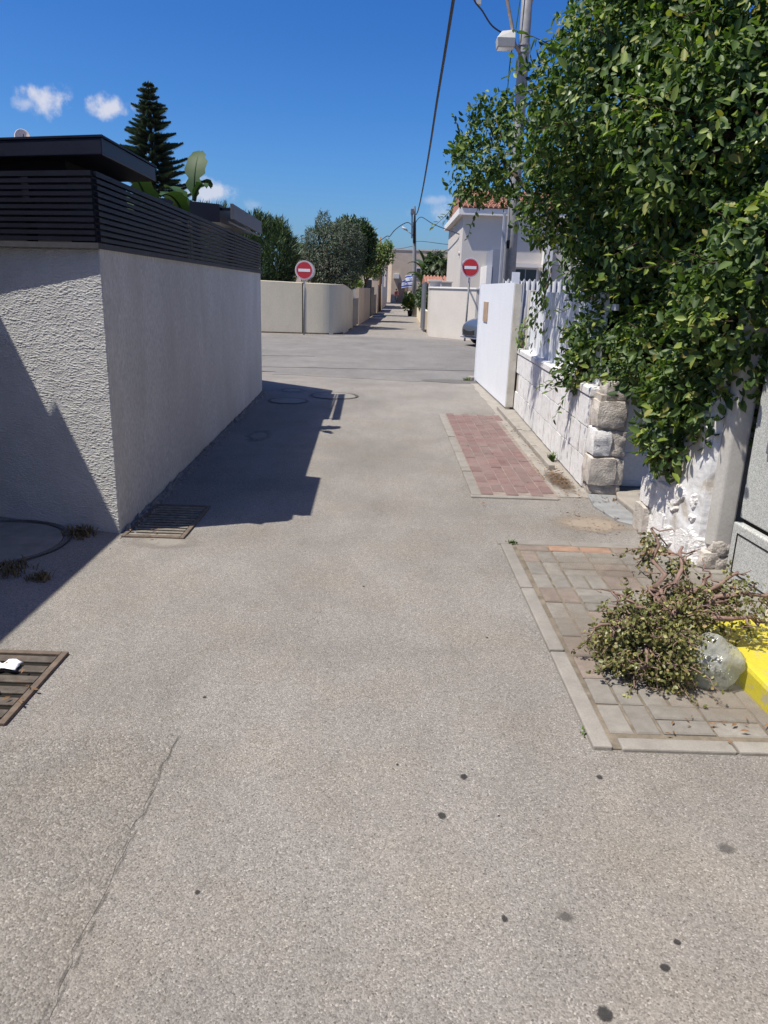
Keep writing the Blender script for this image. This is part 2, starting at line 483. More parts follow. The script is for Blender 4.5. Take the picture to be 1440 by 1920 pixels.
class MB:
    def __init__(self):
        self.v, self.f, self.mi = [], [], []

    def add(self, verts, faces, mi=0):
        o = len(self.v)
        self.v += [tuple(p) for p in verts]
        self.f += [tuple(i + o for i in f) for f in faces]
        self.mi += [mi] * len(faces)
        return self

    def box(self, x0, x1, y0, y1, z0, z1, mi=0):
        v = [(x, y, z) for z in (z0, z1) for y in (y0, y1) for x in (x0, x1)]
        return self.add(v, [(0, 2, 3, 1), (4, 5, 7, 6), (0, 1, 5, 4), (2, 6, 7, 3), (0, 4, 6, 2), (1, 3, 7, 5)], mi)

    def obox(self, a, b, w, z0, z1, side=0.0, mi=0):
        """box along the ground line a->b; w thick to the left of it, shifted by side"""
        a, b = Vector(a[:2]), Vector(b[:2])
        d = (b - a).normalized()
        n = Vector((-d.y, d.x))
        p = [a + n * side, b + n * side, b + n * (side + w), a + n * (side + w)]
        return self.prism(p, z0, z1, mi)

    def prism(self, poly, z0, z1, mi=0):
        n = len(poly)
        area = sum(poly[i][0] * poly[(i + 1) % n][1] - poly[(i + 1) % n][0] * poly[i][1] for i in range(n))
        if area < 0:
            poly = list(reversed(list(poly)))
        v = [(p[0], p[1], z0) for p in poly] + [(p[0], p[1], z1) for p in poly]
        f = [tuple(reversed(range(n))), tuple(range(n, 2 * n))]
        f += [(i, (i + 1) % n, n + (i + 1) % n, n + i) for i in range(n)]
        return self.add(v, f, mi)

    def strip(self, path, w, z0, z1, side=0.0, mi=0):
        """wall following an open ground path, mitred; w thick to the left"""
        P = [Vector(p[:2]) for p in path]

        def off(k):
            out = []
            for i, p in enumerate(P):
                ds = []
                if i > 0:
                    ds.append((p - P[i - 1]).normalized())
                if i < len(P) - 1:
                    ds.append((P[i + 1] - p).normalized())
                ns = [Vector((-d.y, d.x)) for d in ds]
                n = sum(ns, Vector((0, 0))).normalized()
                out.append(p + n * (k / max(0.35, n.dot(ns[0]))))
            return out
        A, B = off(side), off(side + w)
        n = len(P)
        zz = z1 if isinstance(z1, (list, tuple)) else [z1] * n
        v = []
        for i in range(n):
            v += [(*A[i], z0), (*B[i], z0), (*B[i], zz[i]), (*A[i], zz[i])]
        f = [(0, 3, 2, 1)]
        for i in range(n - 1):
            a, b = 4 * i, 4 * (i + 1)
            f += [(a, b, b + 3, a + 3), (a + 1, a + 2, b + 2, b + 1), (a + 3, b + 3, b + 2, a + 2), (a, a + 1, b + 1, b)]
        e = 4 * (n - 1)
        f.append((e, e + 1, e + 2, e + 3))
        return self.add(v, f, mi)

    def tube(self, pts, rad, n=8, mi=0, caps=True):
        pts = [Vector(p) for p in pts]
        if not isinstance(rad, (list, tuple)):
            rad = [rad] * len(pts)
        v, f = [], []
        ref = None
        for i, p in enumerate(pts):
            d = (pts[min(i + 1, len(pts) - 1)] - pts[max(i - 1, 0)]).normalized()
            if ref is None:
                ref = Vector((0, 0, 1)) if abs(d.z) < 0.9 else Vector((1, 0, 0))
            s = d.cross(ref).normalized()
            u = s.cross(d).normalized()
            ref = u
            for k in range(n):
                a = 2 * math.pi * k / n
                v.append(p + (s * math.cos(a) + u * math.sin(a)) * rad[i])
        for i in range(len(pts) - 1):
            for k in range(n):
                a, b = i * n + k, i * n + (k + 1) % n
                f.append((a, a + n, b + n, b))
        if caps:
            f.append(tuple(range(n)))
            f.append(tuple(reversed(range((len(pts) - 1) * n, len(pts) * n))))
        return self.add(v, f, mi)

    def disc(self, c, axis, r, th, n=32, mi=0):
        c, axis = Vector(c), Vector(axis).normalized()
        return self.tube([c, c + axis * th], r, n, mi)

    def lathe(self, prof, c, n=20, mi=0):
        v, f = [], []
        for r, z in prof:
            for k in range(n):
                a = 2 * math.pi * k / n
                v.append((c[0] + r * math.cos(a), c[1] + r * math.sin(a), c[2] + z))
        for i in range(len(prof) - 1):
            for k in range(n):
                a, b = i * n + k, i * n + (k + 1) % n
                f.append((a, b, b + n, a + n))
        f.append(tuple(reversed(range(n))))
        f.append(tuple(range((len(prof) - 1) * n, len(prof) * n)))
        return self.add(v, f, mi)

    def mesh(self, name, mats, smooth=False):
        me = bpy.data.meshes.new(name)
        me.from_pydata(self.v, [], self.f)
        for m in ([mats] if isinstance(mats, str) else mats):
            me.materials.append(MATS[m])
        if any(self.mi):
            me.polygons.foreach_set('material_index', self.mi)
        if smooth:
            me.polygons.foreach_set('use_smooth', [True] * len(me.polygons))
        me.update()
        return me


def put(name, me, parent=None, loc=(0, 0, 0), rot=None):
    o = bpy.data.objects.new(name, me)
    COL.objects.link(o)
    loc = Vector(loc)
    W[o] = loc
    if parent is not None:
        o.parent = parent
        o.location = loc - W[parent]
    else:
        o.location = loc
    if rot is not None:
        o.rotation_euler = rot
    return o


def obj(name, mb, mats, parent=None, smooth=False, bevel=0.0, loc=(0, 0, 0), rot=None):
    o = put(name, mb.mesh(name, mats, smooth), parent, loc, rot)
    if bevel:
        m = o.modifiers.new('bevel', 'BEVEL')
        m.width = bevel
        m.segments = 2
        m.limit_method = 'ANGLE'
        m.angle_limit = R(40)
    return o


def thing(name, label, cat, loc, group=None):
    o = put(name, None, None, loc)
    return tag(o, label, cat, group)


def tag(o, label, cat, group=None):
    o['label'] = label
    o['category'] = cat
    if group:
        o['group'] = group
    return o


def struct(o, kind='structure'):
    o['kind'] = kind
    return o


def unit(a):
    return a / np.maximum(1e-9, np.linalg.norm(a, axis=-1, keepdims=True))


def leafmesh(name, C, D, N, L, Wd, mat, fold=0.25, curl=0.0):
    """many folded oval leaves (two quads each) in one mesh"""
    n = len(C)
    D = unit(D)
    S = unit(np.cross(D, N))
    U = np.cross(S, D)
    L = np.broadcast_to(np.asarray(L, float), (n,))[:, None]
    Wd = np.broadcast_to(np.asarray(Wd, float), (n,))[:, None]
    a = C
    t = C + D * L - U * L * curl
    l1 = C + D * L * 0.3 + S * Wd * 0.48 + U * Wd * fold
    l2 = C + D * L * 0.68 + S * Wd * 0.42 + U * (Wd * fold - L * curl * 0.4)
    r1 = C + D * L * 0.3 - S * Wd * 0.48 + U * Wd * fold
    r2 = C + D * L * 0.68 - S * Wd * 0.42 + U * (Wd * fold - L * curl * 0.4)
    v = np.stack([a, l1, l2, t, r2, r1], 1).reshape(-1, 3)
    base = (np.arange(n) * 6)[:, None]
    q = np.concatenate([base + np.array([[0, 3, 2, 1]]), base + np.array([[0, 5, 4, 3]])], 1).reshape(-1)
    me = bpy.data.meshes.new(name)
    me.vertices.add(len(v)); me.vertices.foreach_set('co', v.astype(np.float32).ravel())
    me.loops.add(len(q)); me.loops.foreach_set('vertex_index', q.astype(np.int32))
    me.polygons.add(2 * n)
    me.polygons.foreach_set('loop_start', (np.arange(2 * n) * 4).astype(np.int32))
    me.polygons.foreach_set('loop_total', np.full(2 * n, 4, np.int32))
    me.materials.append(MATS[mat])
    me.update(calc_edges=True)
    return me


def rand_dirs(n):
    return unit(rng.normal(size=(n, 3)))


def lobe_points(lobes, n, depth=0.16, lump=0.16, cull=0.72, seed=0.0):
    """points in the outer shell of a union of lumpy ellipsoids; returns points and outward directions"""
    vol = np.array([(r[0] * r[1] + r[1] * r[2] + r[0] * r[2]) for _, r in lobes])
    idx = rng.choice(len(lobes), n, p=vol / vol.sum())
    d = rand_dirs(n)
    c = np.array([l[0] for l in lobes], float)[idx]
    r = np.array([l[1] for l in lobes], float)[idx]
    lm = np.array([noise.noise(Vector(d[i] * 2.6 + c[i] * 1.7 + seed)) for i in range(n)])
    lm2 = np.array([noise.noise(Vector(d[i] * 7.0 + c[i] * 3.1 + seed)) for i in range(n)])
    k = (1 - np.abs(rng.normal(size=n)) * depth) * (1 + lump * lm * 1.6 + lump * 0.7 * lm2)
    p = c + d * r * k[:, None]
    keep = np.ones(n, bool)
    for j, (cc, rr) in enumerate(lobes):
        q = np.linalg.norm((p - np.array(cc)) / np.array(rr), axis=1)
        keep &= ~((q < cull) & (idx != j))
    return p[keep], unit(d / r)[keep]


def curve_pts(a, b, n=6, wob=0.1, sag=0.0):
    a, b = Vector(a), Vector(b)
    out = []
    for i in range(n + 1):
        t = i / n
        p = a.lerp(b, t)
        w = wob * math.sin(math.pi * t)
        p += Vector((random.uniform(-w, w), random.uniform(-w, w), random.uniform(-w, w) * 0.6 - sag * 4 * t * (1 - t)))
        out.append(p)
    return out


def taper(r0, r1, n):
    return [r0 + (r1 - r0) * i / n for i in range(n + 1)]


def tree(name, label, cat, base, lobes, n, leaf, mat, trunk_r=0.12, fork=None, group=None, depth=0.2, lump=0.2,
         droop=0.3, upright=0.0, branches=True, bark='bark'):
    t = thing(name, label, cat, base, group)
    base = Vector(base)
    top = Vector(fork) if fork else base.lerp(Vector(lobes[0][0]), 0.5)
    mb = MB()
    mb.tube(curve_pts(base - Vector((0, 0, 0.05)), top, 5, 0.06), taper(trunk_r, trunk_r * 0.7, 5), 8)
    if branches:
        for c, r in lobes:
            c = Vector(c)
            mb.tube(curve_pts(top, c, 5, 0.12), taper(trunk_r * 0.6, 0.02, 5), 6)
            for _ in range(4):
                e = c + Vector(rand_dirs(1)[0]) * (sum(r) / 3) * 0.85
                mb.tube(curve_pts(c.lerp(top, 0.25), e, 4, 0.08), taper(trunk_r * 0.28, 0.01, 4), 5)
    obj('trunk', mb, bark, t, True)
    p, o = lobe_points(lobes, n, depth, lump, seed=random.random() * 9)
    m = len(p)
    D = o * 0.5 + rand_dirs(m) * 0.7 + np.array([0, 0, -droop + upright])
    N = o + rand_dirs(m) * 0.6 + np.array([0, 0, 0.5])
    s = rng.uniform(0.7, 1.25, m)
    cr = put('crown', leafmesh('crown', p, D, N, leaf[0] * s, leaf[1] * s, mat), t)
    return t


def frond(mb, base, az, length, rise, droop, n=16, leaflet=0.5, wd=0.03):
    """feather palm leaf"""
    base = Vector(base)
    h = Vector((math.cos(az), math.sin(az), 0))
    pts = []
    for i in range(n + 1):
        t = i / n
        pts.append(base + h * length * t * (1 - 0.18 * t * t) + Vector((0, 0, rise * t - droop * t * t)))
    mb.tube(pts, taper(0.025, 0.006, n), 4)
    side = Vector((-h.y, h.x, 0))
    for i in range(2, n):
        for s in (-1, 1):
            for e in (0.0, 0.5):
                p = pts[i].lerp(pts[i + 1], e)
                d = (pts[i + 1] - pts[i]).normalized()
                l = leaflet * (0.45 + 0.55 * math.sin(math.pi * min(1, (i + e) / n * 0.9 + 0.1)))
                q = p + (side * s * 0.8 + d * 0.55 + Vector((0, 0, -0.35 + random.uniform(-0.15, 0.15)))).normalized() * l
                m = p.lerp(q, 0.45)
                mb.add([p, m + d * wd, q, m - d * wd], [(0, 1, 2, 3)])


def blade(mb, base, az, lean, length, width, bend=0.4, n=12, tear=True):
    """banana leaf: broad curved blade with a midrib and ragged edges"""
    base = Vector(base)
    h = Vector((math.cos(az), math.sin(az), 0))
    side = Vector((-h.y, h.x, 0))
    pts, a = [base], lean
    for i in range(n):
        st = length / n
        pts.append(pts[-1] + (h * math.sin(a) + Vector((0, 0, math.cos(a)))) * st)
        a += bend / n * (1 + i / n)
    v, f = [], []
    stem = max(1, int(n * 0.16))
    prev = None
    for i, p in enumerate(pts):
        t = max(0.0, (i - stem) / (n - stem))
        w = width * 0.5 * (max(0.0, math.sin(math.pi * min(1, t * 0.93 + 0.05))) ** 0.55) if i >= stem else 0.012
        up = Vector((0, 0, 1)) * 0.25 * w
        jl = random.choice((0.5, 0.8, 0.9, 1.0, 1.08)) if tear else 1
        jr = random.choice((0.55, 0.8, 0.9, 1.0, 1.08)) if tear else 1
        v += [p + side * w * jl + up, p, p - side * w * jr + up]
    for i in range(n):
        a, b = 3 * i, 3 * (i + 1)
        f += [(a, a + 1, b + 1, b), (a + 1, a + 2, b + 2, b + 1)]
    mb.add(v, f)
    mb.tube([p - Vector((0, 0, 0.008)) for p in pts], taper(0.018, 0.005, n), 5)


def irregular(cx, cy, rx, ry, n=14, jag=0.25):
    return [(cx + rx * math.cos(2 * math.pi * i / n) * random.uniform(1 - jag, 1 + jag),
             cy + ry * math.sin(2 * math.pi * i / n) * random.uniform(1 - jag, 1 + jag)) for i in range(n)]

# ================================================================== the setting
g = struct(obj('ground', MB().prism([(-400, -60), (400, -60), (400, 900), (-400, 900)], -0.5, -0.02), 'dust'))


def sheet(name, poly, z, mat, parent=None, th=0.012):
    mb = MB()
    n = len(poly)
    area = sum(poly[i][0] * poly[(i + 1) % n][1] - poly[(i + 1) % n][0] * poly[i][1] for i in range(n))
    if area < 0:
        poly = poly[::-1]
    v = [(p[0], p[1], z) for p in poly] + [(p[0], p[1], z - th) for p in poly]
    f = [tuple(range(n))] + [(i, n + i, n + (i + 1) % n, (i + 1) % n) for i in range(n)]
    mb.add(v, f)
    return obj(name, mb, mat, parent)


def ragged(a, b, n, amp):
    a, b = Vector(a), Vector(b)
    d = (b - a).normalized()
    nn = Vector((-d.y, d.x))
    return [tuple(a.lerp(b, i / n) + nn * (amp * (noise.noise(Vector((i * 0.63, a.x, a.y))) + random.uniform(-0.4, 0.4)))) for i in range(n + 1)]


road = struct(sheet('alley_road', [(-3.6, -10), (2.6, -10), (2.6, 14.7), (-3.6, 14.7)], 0.0, 'asphalt'))
cross = struct(sheet('cross_road', [(-60, 27.2), (-60, 18.6)] + ragged((-9, 16.4), (-2.2, 14.7), 14, 0.08) + ragged((-2.2, 14.3), (0.4, 13.9), 10, 0.1)
                     + ragged((0.45, 13.85), (2.0, 14.55), 10, 0.06) + [(9, 16.0), (60, 18.6), (60, 26.2), (8, 26.6)] + ragged((3.2, 26.3), (-2.4, 27.6), 24, 0.12), 0.004, 'asphalt_cross'))
lane = struct(sheet('far_lane', [(-6, 26.2), (4.0, 25.8), (1.5, 28.4), (1.35, 36), (1.62, 54), (1.95, 88), (2.2, 140), (-0.8, 140), (-0.55, 78), (-0.95, 54), (-1.4, 38), (-1.66, 31), (-2.4, 28.6)], -0.002, 'lane'))
patch = struct(sheet('asphalt_patch', ragged((-0.70, -3), (-0.73, 2.4), 150, 0.02) + ragged((-0.80, 2.43), (-1.36, 2.33), 8, 0.02) + [(-1.42, -3)], 0.0016, 'asphalt_patch', road, 0.001))
for i in range(60):
    yy = -0.5 + 0.0485 * i
    sheet('seam', irregular(-0.715 - 0.006 * yy + random.uniform(-.012, .012), yy, random.uniform(0.004, 0.010), 0.05, 10, 0.1), 0.0024, 'seam_film', road, 0.0005)
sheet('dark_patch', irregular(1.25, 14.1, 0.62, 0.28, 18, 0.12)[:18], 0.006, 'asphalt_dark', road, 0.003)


def crack(pts, w, parent, z):
    left, right = [], []
    for i, (x, y) in enumerate(pts):
        k = w * random.uniform(0.5, 1.3)
        left.append((x, y + k)); right.append((x, y - k))
    sheet('crack', left + right[::-1], z, 'oil', parent, 0.002)


crack([(-6 + 0.45 * i, 15.1 + 0.06 * i + random.uniform(-0.03, 0.03)) for i in range(22)], 0.022, cross, 0.0075)
crack([(-5 + 0.4 * i, 18.0 + 0.05 * i + random.uniform(-0.08, 0.08)) for i in range(9)], 0.03, cross, 0.0075)
for x, y, r in [(0.306, 2.21, .016), (0.216, 2.006, .015), (0.781, 2.232, .012), (0.076, 2.267, .006), (-0.477, 1.66, .008), (0.356, 1.604, .011),
                (0.796, 1.548, .011), (0.743, 1.468, .015), (-0.70, 2.67, .009), (0.548, 1.341, .022), (0.399, 2.015, .005), (0.52, 3.3, .007), (-0.1, 3.9, .008)]:
    sheet('stain', irregular(x, y, r * 1.1, r * 1.25, 14, 0.35), 0.0025, 'gum_film', road, 0.0015)
for x, y, r in [(0.523, 1.618, .028), (1.076, 1.904, .04)]:
    sheet('stain', irregular(x, y, r, r * 0.8, 14, 0.1), 0.002, 'dark_film', road, 0.001)
# dusty shoulders
sheet('dust_patch', irregular(1.55, 5.25, 0.42, 0.33, 22, 0.05), 0.003, 'dust_film', road, 0.002)
sheet('dust_patch', irregular(-1.42, 4.55, 0.34, 0.2, 18, 0.05), 0.003, 'pale_film', road, 0.002)
struct(sheet('verge', ragged((1.40, 5.98), (1.47, 10.25), 24, 0.02) + ragged((1.5, 10.3), (1.52, 14.3), 16, 0.05) + [(2.0, 14.3), (1.9, 5.98)], 0.005, 'concrete_pale'))

# ------------------------------------------------------------------ paved pads
PV = {}


def paver_mesh(kind, l, w, h=0.05):
    key = (kind, l, w)
    if key not in PV:
        b = 0.006
        mb = MB()
        x, y = l / 2, w / 2
        v = [(-x, -y, -h), (x, -y, -h), (x, y, -h), (-x, y, -h), (-x, -y, -b), (x, -y, -b), (x, y, -b), (-x, y, -b),
             (-x + b, -y + b, 0), (x - b, -y + b, 0), (x - b, y - b, 0), (-x + b, y - b, 0)]
        f = [(0, 1, 5, 4), (1, 2, 6, 5), (2, 3, 7, 6), (3, 0, 4, 7), (4, 5, 9, 8), (5, 6, 10, 9), (6, 7, 11, 10), (7, 4, 8, 11), (8, 9, 10, 11)]
        mb.add(v, f)
        PV[key] = mb.mesh('paver', kind)
    return PV[key]


def paver(parent, x, y, kind, along_y=False, l=0.205, w=0.1, z=0.014):
    put('paver', paver_mesh(kind, l - 0.008, w - 0.008), parent, (x, y, z + random.uniform(-0.003, 0.0035)),
        (random.uniform(-0.016, 0.016), random.uniform(-0.016, 0.016), (math.pi / 2 if along_y else 0) + random.uniform(-0.012, 0.012)))


def kerb(parent, a, b, w=0.072, seg=0.8, z=0.018, mat='concrete'):
    a, b = Vector(a), Vector(b)
    n = max(1, round((b - a).length / seg))
    for i in range(n):
        p, q = a.lerp(b, i / n + 0.004), a.lerp(b, (i + 1) / n - 0.004)
        o = obj('kerb_stone', MB().obox(p, q, w, -0.1, z + random.uniform(-0.003, 0.003), -w / 2), mat, parent, bevel=0.006)


pad = struct(sheet('grey_pavement', [(0.82, 2.40), (2.2, 2.40), (2.2, 4.79), (0.80, 4.79)], 0.006, 'joint_sand'))
C0 = 0.208
for i in range(7):
    for j in range(10):
        cx, cy = 0.885 + C0 * (i + 0.5), 2.495 + C0 * (j + 0.5)
        if cx > 2.2:
            continue
        # three cells in four are laid crosswise in pairs, the rest lengthwise
        ay = (i * 5 + j * 3 + (i * j) % 3) % 3 == 0
        for k in (-1, 1):
            kind = 'paver_pink' if noise.noise(Vector((cx * 3.1, cy * 2.7, 3))) + random.uniform(-0.25, 0.25) > 0.2 else 'paver_grey'
            paver(pad, cx + (0.052 * k if ay else 0), cy + (0 if ay else 0.052 * k), kind, ay)
for i in range(7):
    paver(pad, 0.90 + 0.208 * i + 0.08, 4.632, 'paver_terracotta' if i % 3 else 'paver_pink', False)
kerb(pad, (0.835, 2.385), (0.815, 4.70), seg=0.78)
kerb(pad, (0.90, 2.425), (2.2, 2.43), seg=0.5)
kerb(pad, (0.76, 4.755), (1.75, 4.755), seg=0.5, w=0.09, z=0.01)

for x, y, rx, ry in ((1.3, 4.3, 0.5, 0.35), (1.0, 3.4, 0.25, 0.5), (1.5, 2.7, 0.5, 0.25), (1.7, 4.1, 0.4, 0.4)):
    sheet('dust_patch', irregular(x, y, rx, ry, 20, 0.05), 0.0215, 'dust_thin', pad, 0.001)
red = struct(sheet('red_pavement', [(0.74, 5.89), (1.44, 5.89), (1.49, 10.14), (0.73, 10.14)], 0.006, 'joint_pale'))
for i in range(7):
    for j in range(21):
        cx, cy = 0.80 + 0.104 * (i + 0.5), 5.96 + 0.2 * (j + 0.5) + (0.1 if i % 2 else 0)
        if cy > 10.1 or cx > 1.43 + 0.012 * (cy - 6):
            continue
        paver(red, cx, cy, 'paver_red', True, 0.2, 0.104)
kerb(red, (0.755, 5.9), (0.74, 10.14), seg=0.85, w=0.08)
kerb(red, (0.70, 5.905), (1.42, 5.905), seg=0.72, w=0.07, z=0.012)
kerb(red, (1.585, 6.95), (1.60, 10.75), seg=0.95, w=0.06, z=0.055, mat='concrete_pale')

# ------------------------------------------------------------------ far boundary hills are hidden; sky does the rest
# ================================================================== left: rendered wall, slats, garden room
P0, PF, PR = Vector((-1.74, 4.68)), Vector((-1.99, 11.85)), Vector((-4.2, 13.6))
UL = Vector((-0.956, 0.293))                               # along the front face, leftwards
NF = Vector((-0.293, -0.956))                              # front face normal
PL = P0 + UL * 1.95
wall = thing('garden_wall', 'grey rendered garden wall with a sharp corner beside the lane, under black slats', 'wall', (*P0, 0))
obj('wall_body', MB().strip([PL, P0, PF, PR], 0.2, -0.1, 1.78), 'render_grey', wall)
# rough scraped plaster on the front face: real relief
nu, nv = 400, 480
v, f = [], []
for j in range(nv + 1):
    z = 0.0 + 1.778 * j / nv
    for i in range(nu + 1):
        u = 1.9 * i / nu
        wv = noise.noise(Vector((u * 7, z * 9, 3)))
        a = noise.noise(Vector((u * 34 + 1.2 * wv, z * 135 + 1.0 * wv, 0.3)))
        b = noise.noise(Vector((u * 90, z * 190, 4.3)))
        c = noise.noise(Vector((u * 9, z * 22, 9.0)))
        m = max(0.0, a * 0.8 + b * 0.5 + c * 0.45 + 0.08)
        h = 0.003 + 0.0040 * min(1.0, m) ** 0.8 + 0.0012 * b
        if i == 0 or j == nv or i == nu:
            h = 0.0
        p = P0 + UL * u + NF * h
        v.append((p.x, p.y, z))
for j in range(nv):
    for i in range(nu):
        a = j * (nu + 1) + i
        f.append((a, a + nu + 1, a + nu + 2, a + 1))
obj('plaster_face', MB().add(v, f), 'plaster_rough', wall)
# thin dark coping, wider towards the left of the front
cp = [P0 + NF * 0.055 + Vector((0.03, 0)), PF + Vector((0.03, 0)), PR + Vector((0.02, 0.02)), PR + Vector((-0.12, -0.15)),
      PF + Vector((-0.21, -0.10)), P0 - NF * 0.2 + Vector((-0.19, 0)), PL - NF * 0.2, PL + NF * 0.16]
obj('coping', MB().prism(cp, 1.78, 1.812), 'cap_dark', wall)

fence = thing('slat_fence', 'dark metal horizontal slat screen standing on the grey garden wall', 'fence', (*P0, 1.812))
for k in range(11):
    z0 = 1.822 + 0.0355 * k
    z1 = z0 + 0.0225
    last = 0.006 if k == 10 else 0
    obj('slat', MB().obox(PL + NF * 0.10, P0 + NF * 0.035 + UL * 0.0, 0.03, z0, z1 + last), 'slat_metal', fence)
    for m in range(3):
        a, b = P0.lerp(PF, m / 3), P0.lerp(PF, (m + 1) / 3)
        e = (b - a).normalized()
        obj('slat', MB().obox(a + e * (0.006 if m else 0.0), b - e * 0.006, 0.03, z0, z1 + last, -0.012), 'slat_metal', fence)
    obj('slat', MB().obox(PF + (PR - PF).normalized() * 0.02, PR, 0.03, z0, z1 + last, -0.01), 'slat_metal', fence)
for t in (0.02, 0.335, 0.665, 0.985):
    q = P0.lerp(PF, t)
    obj('post', MB().obox(q, q + Vector((0, 0.05)), 0.04, 1.812, 2.19, 0.022), 'slat_metal', fence)
for t in (0.5, 1.2, 1.9):
    q = P0 + UL * t
    obj('post', MB().obox(q, q + UL * 0.05, 0.04, 1.812, 2.19, -0.07), 'slat_metal', fence)

room = thing('garden_room', 'flat roofed black garden room behind the slat screen, with a deep fascia', 'building', (-3.2, 6.0, 0))
q0 = P0 + Vector((-0.30, 0.34))
obj('wall', MB().prism([q0, q0 + Vector((-0.05, 1.25)), q0 + UL * 4.2 + Vector((0, 1.3)), q0 + UL * 4.2], 0.0, 2.31), 'black_wall', room)
F0 = Vector((-1.715, 4.76))
F1 = Vector((-1.745, 5.90))
FL = F0 + UL * 4.4
roofp = [F0, F1, F1 + UL * 4.4, FL]
obj('fascia', MB().prism(roofp, 2.305, 2.40), 'fascia_metal', room, bevel=0.006)
obj('roof_edge', MB().prism([F0 + Vector((0.008, -0.008)), F1 + Vector((0.008, 0.008)), F1 + UL * 4.4, FL + Vector((0, -0.01))], 2.40, 2.412), 'slat_metal', room)

perg = thing('pergola', 'black flat canopy with a floating grey fascia panel above the far slats', 'pergola', (-3.0, 10.2, 0))
pa, pb, pc_, pd = Vector((-1.95, 8.95)), Vector((-2.03, 11.3)), Vector((-4.6, 11.3)), Vector((-4.6, 9.2))
mb = MB()
mb.add([(*pa, 2.27), (*pb, 2.30), (*pc_, 2.34), (*pd, 2.34), (*pa, 2.46), (*pb, 2.47), (*pc_, 2.62), (*pd, 2.66)],
       [(0, 1, 2, 3), (4, 7, 6, 5), (0, 4, 5, 1), (1, 5, 6, 2), (2, 6, 7, 3), (3, 7, 4, 0)])
obj('canopy', mb, 'fascia_metal', perg)
obj('back_screen', MB().prism([(-2.28, 6.5), (-2.30, 8.93), (-2.33, 8.93), (-2.31, 6.5)], 0.02, 2.20), 'black_wall', perg)
obj('fascia_panel', MB().obox((-1.80, 8.95), (-1.87, 11.32), 0.03, 2.31, 2.47), 'fascia_panel', perg)
for yy in (9.0, 10.1, 11.26):
    obj('arm', MB().box(-1.985, -1.845 - 0.01 * (yy - 9), yy, yy + 0.03, 2.40, 2.43), 'slat_metal', perg)
obj('rail', MB().tube([(-1.86, 9.0, 2.28), (-1.91, 11.3, 2.28)], 0.012, 6), 'fascia_panel', perg)
for x, y in ((-2.25, 9.1), (-2.3, 11.2), (-4.5, 9.3), (-4.5, 11.2)):
    obj('post', MB().box(x - 0.04, x + 0.04, y - 0.04, y + 0.04, 0, 2.30), 'slat_metal', perg)

nb = thing('stucco_house', 'plain pale stucco house whose shadow falls across the near corner', 'house', (-5, 0, 0))
obj('wall', MB().prism([(-3.19, -6), (-3.19, 4.38), (-3.29, 4.38), (-3.29, 4.98), (-7, 5.9), (-7, -6)], 0, 3.0), 'pale_wall', nb)
obj('parapet', MB().prism([(-3.195, -6), (-3.195, 4.37), (-7, 4.37), (-7, -6)], 3.0, 3.004), 'concrete', nb)

# drains, covers, debris by the wall
def grate(x0, x1, y0, y1, label, nb_, barw, mat, fmat):
    t = thing('drain_grate', label, 'drain', ((x0 + x1) / 2, (y0 + y1) / 2, 0), 'street drains')
    obj('pit', MB().box(x0, x1, y0, y1, -0.004, 0.002), 'pit_black', t)
    fr = MB()
    w = 0.028
    fr.box(x0 - w, x0, y0 - w, y1 + w, -0.02, 0.014); fr.box(x1, x1 + w, y0 - w, y1 + w, -0.02, 0.014)
    fr.box(x0, x1, y0 - w, y0, -0.02, 0.0138); fr.box(x0, x1, y1, y1 + w, -0.02, 0.0138)
    obj('frame', fr, fmat, t, bevel=0.003)
    for i in range(nb_):
        y = y0 + (y1 - y0) * (i + 0.5) / nb_
        obj('bar', MB().box(x0 + 0.004, x1 - 0.004, y - barw / 2, y + barw / 2, 0.0022, 0.0115), mat, t, bevel=0.003)
    return t


grate(-1.68, -1.325, 4.63, 5.33, 'iron drain grate at the foot of the wall corner, half in shadow', 12, 0.03, 'grate_dusty', 'rusty_frame')
grate(-1.98, -1.41, 2.45, 2.97, 'rusty framed drain grate with a white tissue lying on it', 6, 0.052, 'grate_iron', 'rusty_frame')
mb = MB()
v, f = [], []
for j in range(9):
    for i in range(13):
        x, y = -1.675 + 0.15 * i / 12, 2.80 + 0.075 * j / 8
        v.append((x + random.uniform(-.003, .003), y + random.uniform(-.003, .003) + 0.006 * math.sin(i), 0.026 + 0.012 * noise.noise(Vector((x * 40, y * 60, 1))) + 0.006 * math.sin(i * 0.8)))
for j in range(8):
    for i in range(12):
        a = j * 13 + i
        f.append((a, a + 1, a + 14, a + 13))
o = tag(obj('tissue', MB().add(v, f), 'tissue', None, True), 'crumpled white tissue on the near drain grate', 'tissue')
sm = o.modifiers.new('solid', 'SOLIDIFY'); sm.thickness = 0.003


def cover(x, y, r, label, mat, ring):
    t = thing('manhole_cover', label, 'manhole cover', (x, y, 0), 'manhole covers in the lane')
    mb = MB()
    n = 36
    for k in range(n):
        a, b = 2 * math.pi * k / n, 2 * math.pi * (k + 1) / n
        P = [(x + rr * math.cos(q), y + rr * math.sin(q)) for rr, q in ((r, a), (r + 0.035, a), (r + 0.035, b), (r, b))]
        mb.add([(*p, 0.012) for p in P], [(0, 1, 2, 3)])
    obj('ring', mb, ring, t)
    obj('lid', MB().disc((x, y, -0.01), (0, 0, 1), r - 0.012, 0.018, 36), mat, t)


